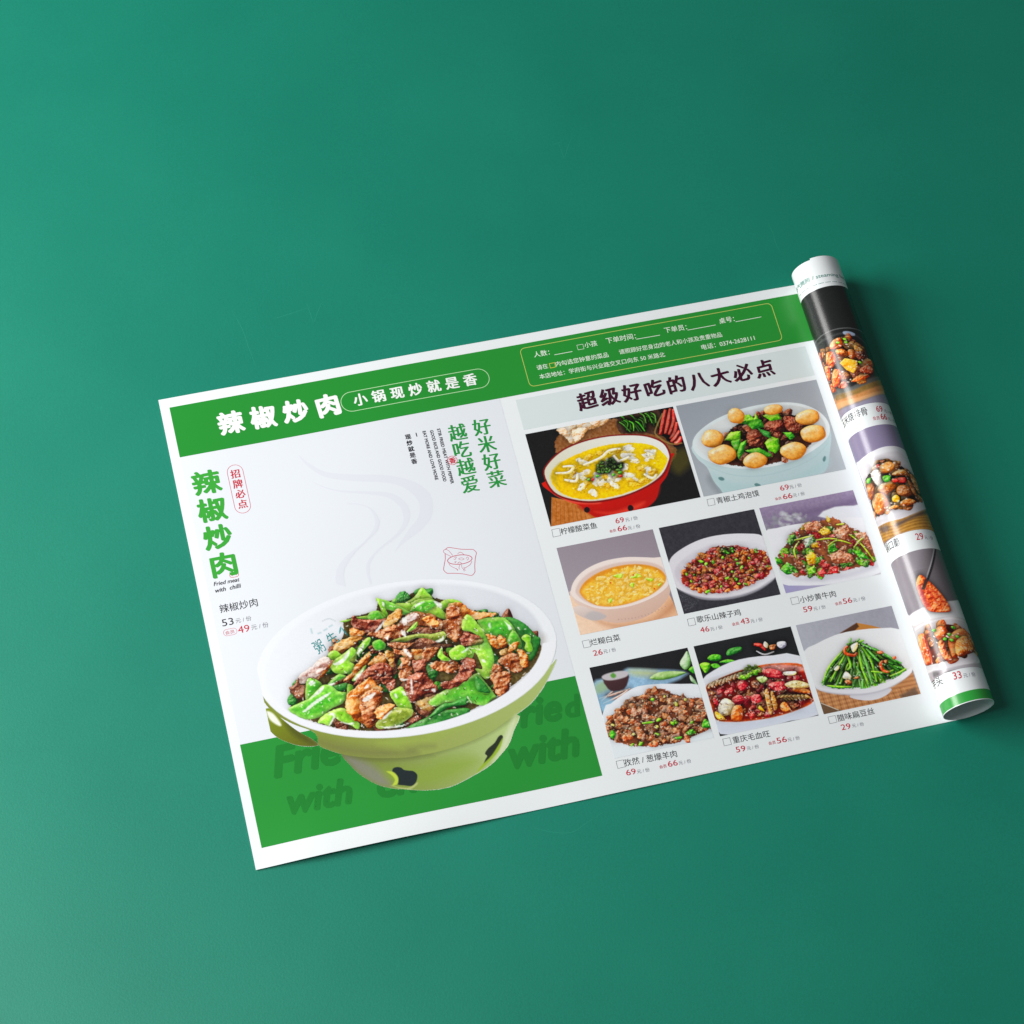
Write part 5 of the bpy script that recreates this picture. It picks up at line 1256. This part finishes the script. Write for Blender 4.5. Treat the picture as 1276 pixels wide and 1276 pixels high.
for q, k in (([(240, 320), (310, 310), (330, 400), (290, 470), (240, 430)], RIB), ([(300, 200), (370, 165), (400, 240), (330, 280), (270, 270)], RIB), ([(330, 290), (400, 280), (460, 320), (440, 360), (350, 340)], ORANGE), ([(450, 290), (520, 290), (530, 350), (480, 380)], RIB), ([(520, 300), (610, 310), (620, 370), (560, 390)], MAROON),
             ([(290, 560), (320, 480), (380, 500), (370, 620), (310, 660)], RIB), ([(490, 590), (560, 540), (650, 530), (655, 555), (580, 590), (500, 606)], RIB), ([(570, 480), (640, 440), (700, 480), (690, 520), (600, 520)], GLZ), ([(220, 470), (260, 450), (280, 540), (260, 600)], RIB), ([(510, 240), (580, 270), (600, 310), (530, 300)], TAN)):
    p.piece(pb(p, q2, q), k, bump=.4, gloss=.6, glint=.5, wob=.4)
p.piece(pb(p, q2, [(370, 420), (420, 370), (550, 400), (540, 470), (510, 520), (440, 490)]), ((176, 96, 10), (246, 170, 40), (255, 224, 120)), bump=.1, stripe=5, gloss=.4, sm=1, rad=.8)
for c in ((350, 215), (430, 210), (420, 180), (570, 410)): p.piece(p.blob(*pb(p, q2, [c])[0], 1.1, .8, .5), LIME)
p.specks(hp, 70, (255, 244, 230), .2, .5, .85)
p.grain(5)
o = p.build('dish_picture', 2, menu, 'printed photo of glazed spare ribs with corn on the roll', {2: 'spare_ribs'})
p = []; put(p, '玉米烧排骨', (-25.5, 110.7), (-3.6, 111.4), h=5.6, bold=.004); lettering('dish_name', p, BLACK, 1, o, Back, LM)
p = []; put(p, '69', (1.9, 110.6), (6.2, 110.8), h=4.2, bold=.01); put(p, '66', (3.0, 116.0), (7.3, 116.2), h=4.2, bold=.01); put(p, '会员', (-2.0, 115.8), (2.2, 116.0), h=2.6); lettering('price', p, RED, 1, o, Back, LM)
p = []; put(p, '元 / 份', (6.9, 110.9), (14.4, 111.4), h=2.4); put(p, '元 / 份', (8.0, 116.4), (15.4, 116.8), h=2.4); lettering('price_unit', p, GREY, 1, o, Back, LM)

# -- mushrooms in a white bowl
p = Picture(W0, 119.3, W1, 190.4, ST, Back, bg=(128, 118, 148), seed=32)
p.fill(pb(p, q3, [(440, 1040), (600, 1000), (960, 880), (1100, 1160), (520, 1290)]), (170, 122, 58), sm=0, soft=1.5, mottle=40)
for k in range(10):
    for q in stroke(pb(p, q3, [(500, 1120 + k * 16), (700, 1060 + k * 15), (1040, 1000 + k * 14)]), .7): p.fill(q, (120, 80, 36) if k % 2 else (206, 160, 90), sm=0, soft=.8, alpha=.5)
p.fill(pb(p, q3, [(690, 1050), (800, 1000), (1000, 930), (1010, 960), (850, 1010), (700, 1090)]), (66, 54, 58), soft=2, alpha=.8); p.fill(pb(p, q3, [(520, 1100), (600, 1070), (620, 1120), (560, 1150)]), (70, 60, 70), soft=2.5, alpha=.7)
p.fill(pb(p, q3, [(300, 480), (330, 430), (420, 360), (540, 302), (640, 286), (740, 306), (800, 370), (880, 560), (970, 830), (990, 905), (800, 985), (640, 1030), (500, 1090), (440, 950), (380, 700)]), (240, 238, 243), id=1, grad=((222, 218, 226), -.3, 1))
p.fill(pb(p, q3, [(330, 520), (440, 420), (560, 360), (680, 340), (770, 380), (840, 520), (930, 780), (700, 880), (500, 950), (420, 760)]), (222, 216, 222), soft=1.5, id=1)
p.fill(pb(p, q3, [(480, 1050), (640, 990), (820, 925), (975, 875), (985, 905), (800, 985), (500, 1085)]), (206, 200, 206), soft=1.4, alpha=.7)
hp = pb(p, q3, [(395, 600), (450, 530), (520, 430), (620, 430), (720, 470), (800, 530), (880, 620), (945, 760), (940, 840), (800, 870), (650, 915), (560, 970), (480, 985), (440, 850), (400, 700)])
p.fill(hp, (74, 40, 24), id=2, wob=.8); p.keep_in = 2
MUSH = ((130, 56, 12), (218, 126, 44), (255, 212, 150)); MUSD = ((76, 28, 12), (156, 78, 34), (240, 160, 92))
p.scatter(hp, 40, [MUSH, MUSD, MUSD, MUSH], 1.8, 3.4, (1, 1.8), bump=.3, gloss=.6, glint=.3, shadow=.5, id=2)
for q, k in (([(530, 480), (620, 440), (680, 480), (640, 540), (560, 560), (530, 540)], MUSH), ([(650, 560), (760, 520), (830, 590), (780, 580), (680, 580)], MUSH), ([(510, 700), (570, 650), (660, 640), (695, 690), (620, 750), (600, 780), (520, 740)], MUSH), ([(450, 840), (490, 760), (560, 760), (620, 850), (560, 960), (490, 950)], MUSH), ([(700, 700), (760, 670), (830, 700), (860, 760), (800, 790), (710, 770)], MUSD), ([(730, 850), (800, 810), (880, 830), (860, 865), (760, 885)], ORANGE),
             ([(400, 690), (440, 650), (480, 690), (470, 800), (430, 820)], MUSD), ([(650, 800), (690, 770), (725, 800), (715, 840), (665, 840)], YEL), ([(620, 900), (680, 870), (720, 890), (640, 915)], MUSH), ([(800, 620), (860, 680), (900, 780), (860, 760)], MUSD), ([(820, 560), (900, 660), (930, 760), (900, 740)], MUSD),
             ([(555, 590), (630, 580), (630, 630), (580, 645)], GRN), ([(398, 620), (440, 600), (440, 650), (405, 660)], GRN), ([(690, 610), (780, 600), (785, 650), (720, 650)], RED3), ([(650, 620), (700, 610), (710, 640), (670, 650)], RED3), ([(500, 470), (525, 470), (520, 500), (500, 500)], RED3), ([(525, 435), (580, 425), (560, 455)], BROWN), ([(440, 560), (500, 520), (540, 560), (520, 680), (470, 640)], ((120, 104, 92), (188, 178, 166), (236, 232, 226)))):
    p.piece(pb(p, q3, q), k, bump=.2, gloss=.65, glint=.2)
p.specks(hp, 60, (255, 248, 236), .2, .5, .8)
p.grain(4)
o = p.build('dish_picture', 2, menu, 'printed photo of fried mushrooms in a white bowl on the roll', {1: 'bowl', 2: 'mushrooms'})
p = []; put(p, '锅口蘑', (-25.0, 195.9), (-10.6, 196.9), h=5.4, bold=.004); lettering('dish_name', p, BLACK, 1, o, Back, LM)
p = []; put(p, '29', (-1.2, 196.9), (3.3, 197.1), h=4.4, bold=.008); lettering('price', p, RED, 1, o, Back, LM)
p = []; put(p, '元 / 份', (4.0, 197.0), (10.6, 197.1), h=2.5); lettering('price_unit', p, GREY, 1, o, Back, LM)

# -- pan-fried pies in a white bowl, one held up in chopsticks
p = Picture(W0, 203.0, W1, 279.6, ST, Back, bg=(134, 126, 134), seed=33)
p.fill(pb(p, q4, [(600, 360), (760, 360), (960, 880), (700, 900), (560, 700)]), (96, 88, 92), soft=8, alpha=.8)
p.fill(pb(p, q5, [(300, 540), (480, 560), (880, 500), (1000, 600), (400, 760)]), (176, 168, 174), sm=0, soft=1.5)
p.fill(pb(p, q4, [(340, 1060), (430, 1010), (560, 935), (720, 890), (850, 868), (930, 880), (1010, 1060), (900, 1300), (500, 1400)]), (246, 244, 247), id=1, soft=.8)
p.fill(pb(p, q5, [(190, 210), (250, 150), (360, 105), (500, 75), (640, 70), (740, 110), (780, 170), (880, 470), (860, 530), (640, 560), (420, 610), (330, 600)]), (216, 206, 208), id=1, grad=((240, 236, 238), 0, 1), soft=1)
for q in stroke(spline(pb(p, q5, [(240, 200), (360, 130), (520, 90), (660, 90), (760, 150)]), 5), 1.1): p.fill(q, (246, 240, 242), sm=0, soft=1, alpha=.9)
p.fill(pb(p, q5, [(330, 560), (520, 545), (700, 490), (860, 450), (880, 490), (700, 550), (520, 590), (350, 600)]), (226, 220, 226), soft=1.2)
p.fill(pb(p, q5, [(420, 620), (470, 615), (480, 650), (430, 670)]), (80, 74, 78), soft=2, alpha=.8); p.fill(pb(p, q5, [(540, 615), (660, 590), (670, 600), (560, 632)]), (60, 54, 58), soft=1, alpha=.8); p.fill(pb(p, q5, [(560, 580), (780, 545), (860, 500), (800, 560), (640, 600)]), (170, 164, 172), soft=1.6, alpha=.7)
for q in stroke(spline(pb(p, q4, [(678, 350), (655, 480), (620, 600), (560, 760)]), 5), 1.9): p.fill(q, (30, 28, 30), sm=0, soft=.5)
for q in stroke(spline(pb(p, q4, [(668, 350), (642, 480), (606, 600), (580, 680)]), 5), .7): p.fill(q, (176, 172, 176), sm=0, soft=.4)
PIE = ((130, 34, 14), (226, 96, 44), (255, 180, 110))
q = pb(p, q4, [(530, 608), (600, 655), (700, 750), (790, 865), (835, 960), (780, 982), (640, 975), (570, 910), (520, 800), (493, 690)])
p.piece(q, PIE, bump=.6, fr=.9, gloss=.4, glint=.5, id=2, rad=2.5)
for k in ([(620, 740), (700, 800), (790, 920)], [(560, 700), (640, 800), (730, 930)], [(530, 720), (580, 850), (640, 940)]):
    for s_ in stroke(spline(pb(p, q4, k), 5), 1.3, True): p.fill(s_, (176, 40, 40), sm=0, soft=1, alpha=.55)
p.fill(pb(p, q4, [(505, 720), (540, 720), (600, 900), (640, 960), (570, 900), (520, 800)]), (150, 50, 60), soft=1.2, alpha=.6)
for s_ in stroke(spline(pb(p, q4, [(600, 650), (580, 700), (560, 755)]), 5), 1.9): p.fill(s_, (34, 30, 32), sm=0, soft=.5)
hp = pb(p, q5, [(272, 270), (330, 232), (420, 205), (500, 150), (590, 146), (700, 180), (780, 250), (842, 370), (825, 420), (700, 465), (600, 500), (540, 512), (420, 540), (345, 548), (310, 450)])
p.fill(hp, (120, 40, 24), id=2); p.keep_in = 2
p.scatter(hp, 40, [PIE, PIE, MEAT, ORANGE], 1.6, 3.2, (1, 2), bump=.4, gloss=.6, glint=.4, shadow=.4, id=2)
for q, k, st_ in (([(270, 270), (330, 235), (370, 330), (420, 500), (400, 540), (345, 540), (300, 420)], PIE, 3), ([(430, 210), (500, 160), (560, 200), (560, 300), (470, 300)], PIE, 0), ([(470, 330), (520, 300), (560, 420), (620, 490), (560, 505), (500, 440)], PIE, 3), ([(570, 300), (620, 220), (710, 185), (780, 250), (840, 370), (820, 420), (640, 480), (590, 400)], PIE, 0), ([(640, 340), (690, 270), (760, 270), (820, 370), (810, 415), (670, 460)], ORANGE, 5)):
    p.piece(pb(p, q5, q), k, bump=.25, gloss=.6, glint=.35, stripe=st_, shadow=.5)
for c in ((430, 205), (620, 175), (540, 290), (605, 300), (660, 265), (580, 245)): p.piece(p.blob(*pb(p, q5, [c])[0], 1.2, .9, .5), GRN)
p.specks(hp, 60, (255, 240, 226), .2, .5, .85)
p.grain(4)
o = p.build('dish_picture', 2, menu, 'printed photo of pan-fried pies, one held in chopsticks, on the roll', {1: 'bowl', 2: 'pies'})
p = []; put(p, '芋头', (-25.2, 284.3), (-14.2, 285.0), h=5.4, bold=.004); lettering('dish_name', p, BLACK, 1, o, Back, LM)
p = []; put(p, '33', (-7.3, 285.2), (-2.6, 285.4), h=4.6, bold=.01); lettering('price', p, RED, 1, o, Back, LM)
p = []; put(p, '元 / 份', (-1.6, 285.5), (5.8, 285.5), h=2.7); lettering('price_unit', p, GREY, 1, o, Back, LM)

patch('roll_green_band', W0, 293.4, W1, 299.5, (52, 166, 66), 1, menu, Back, step=0.7)
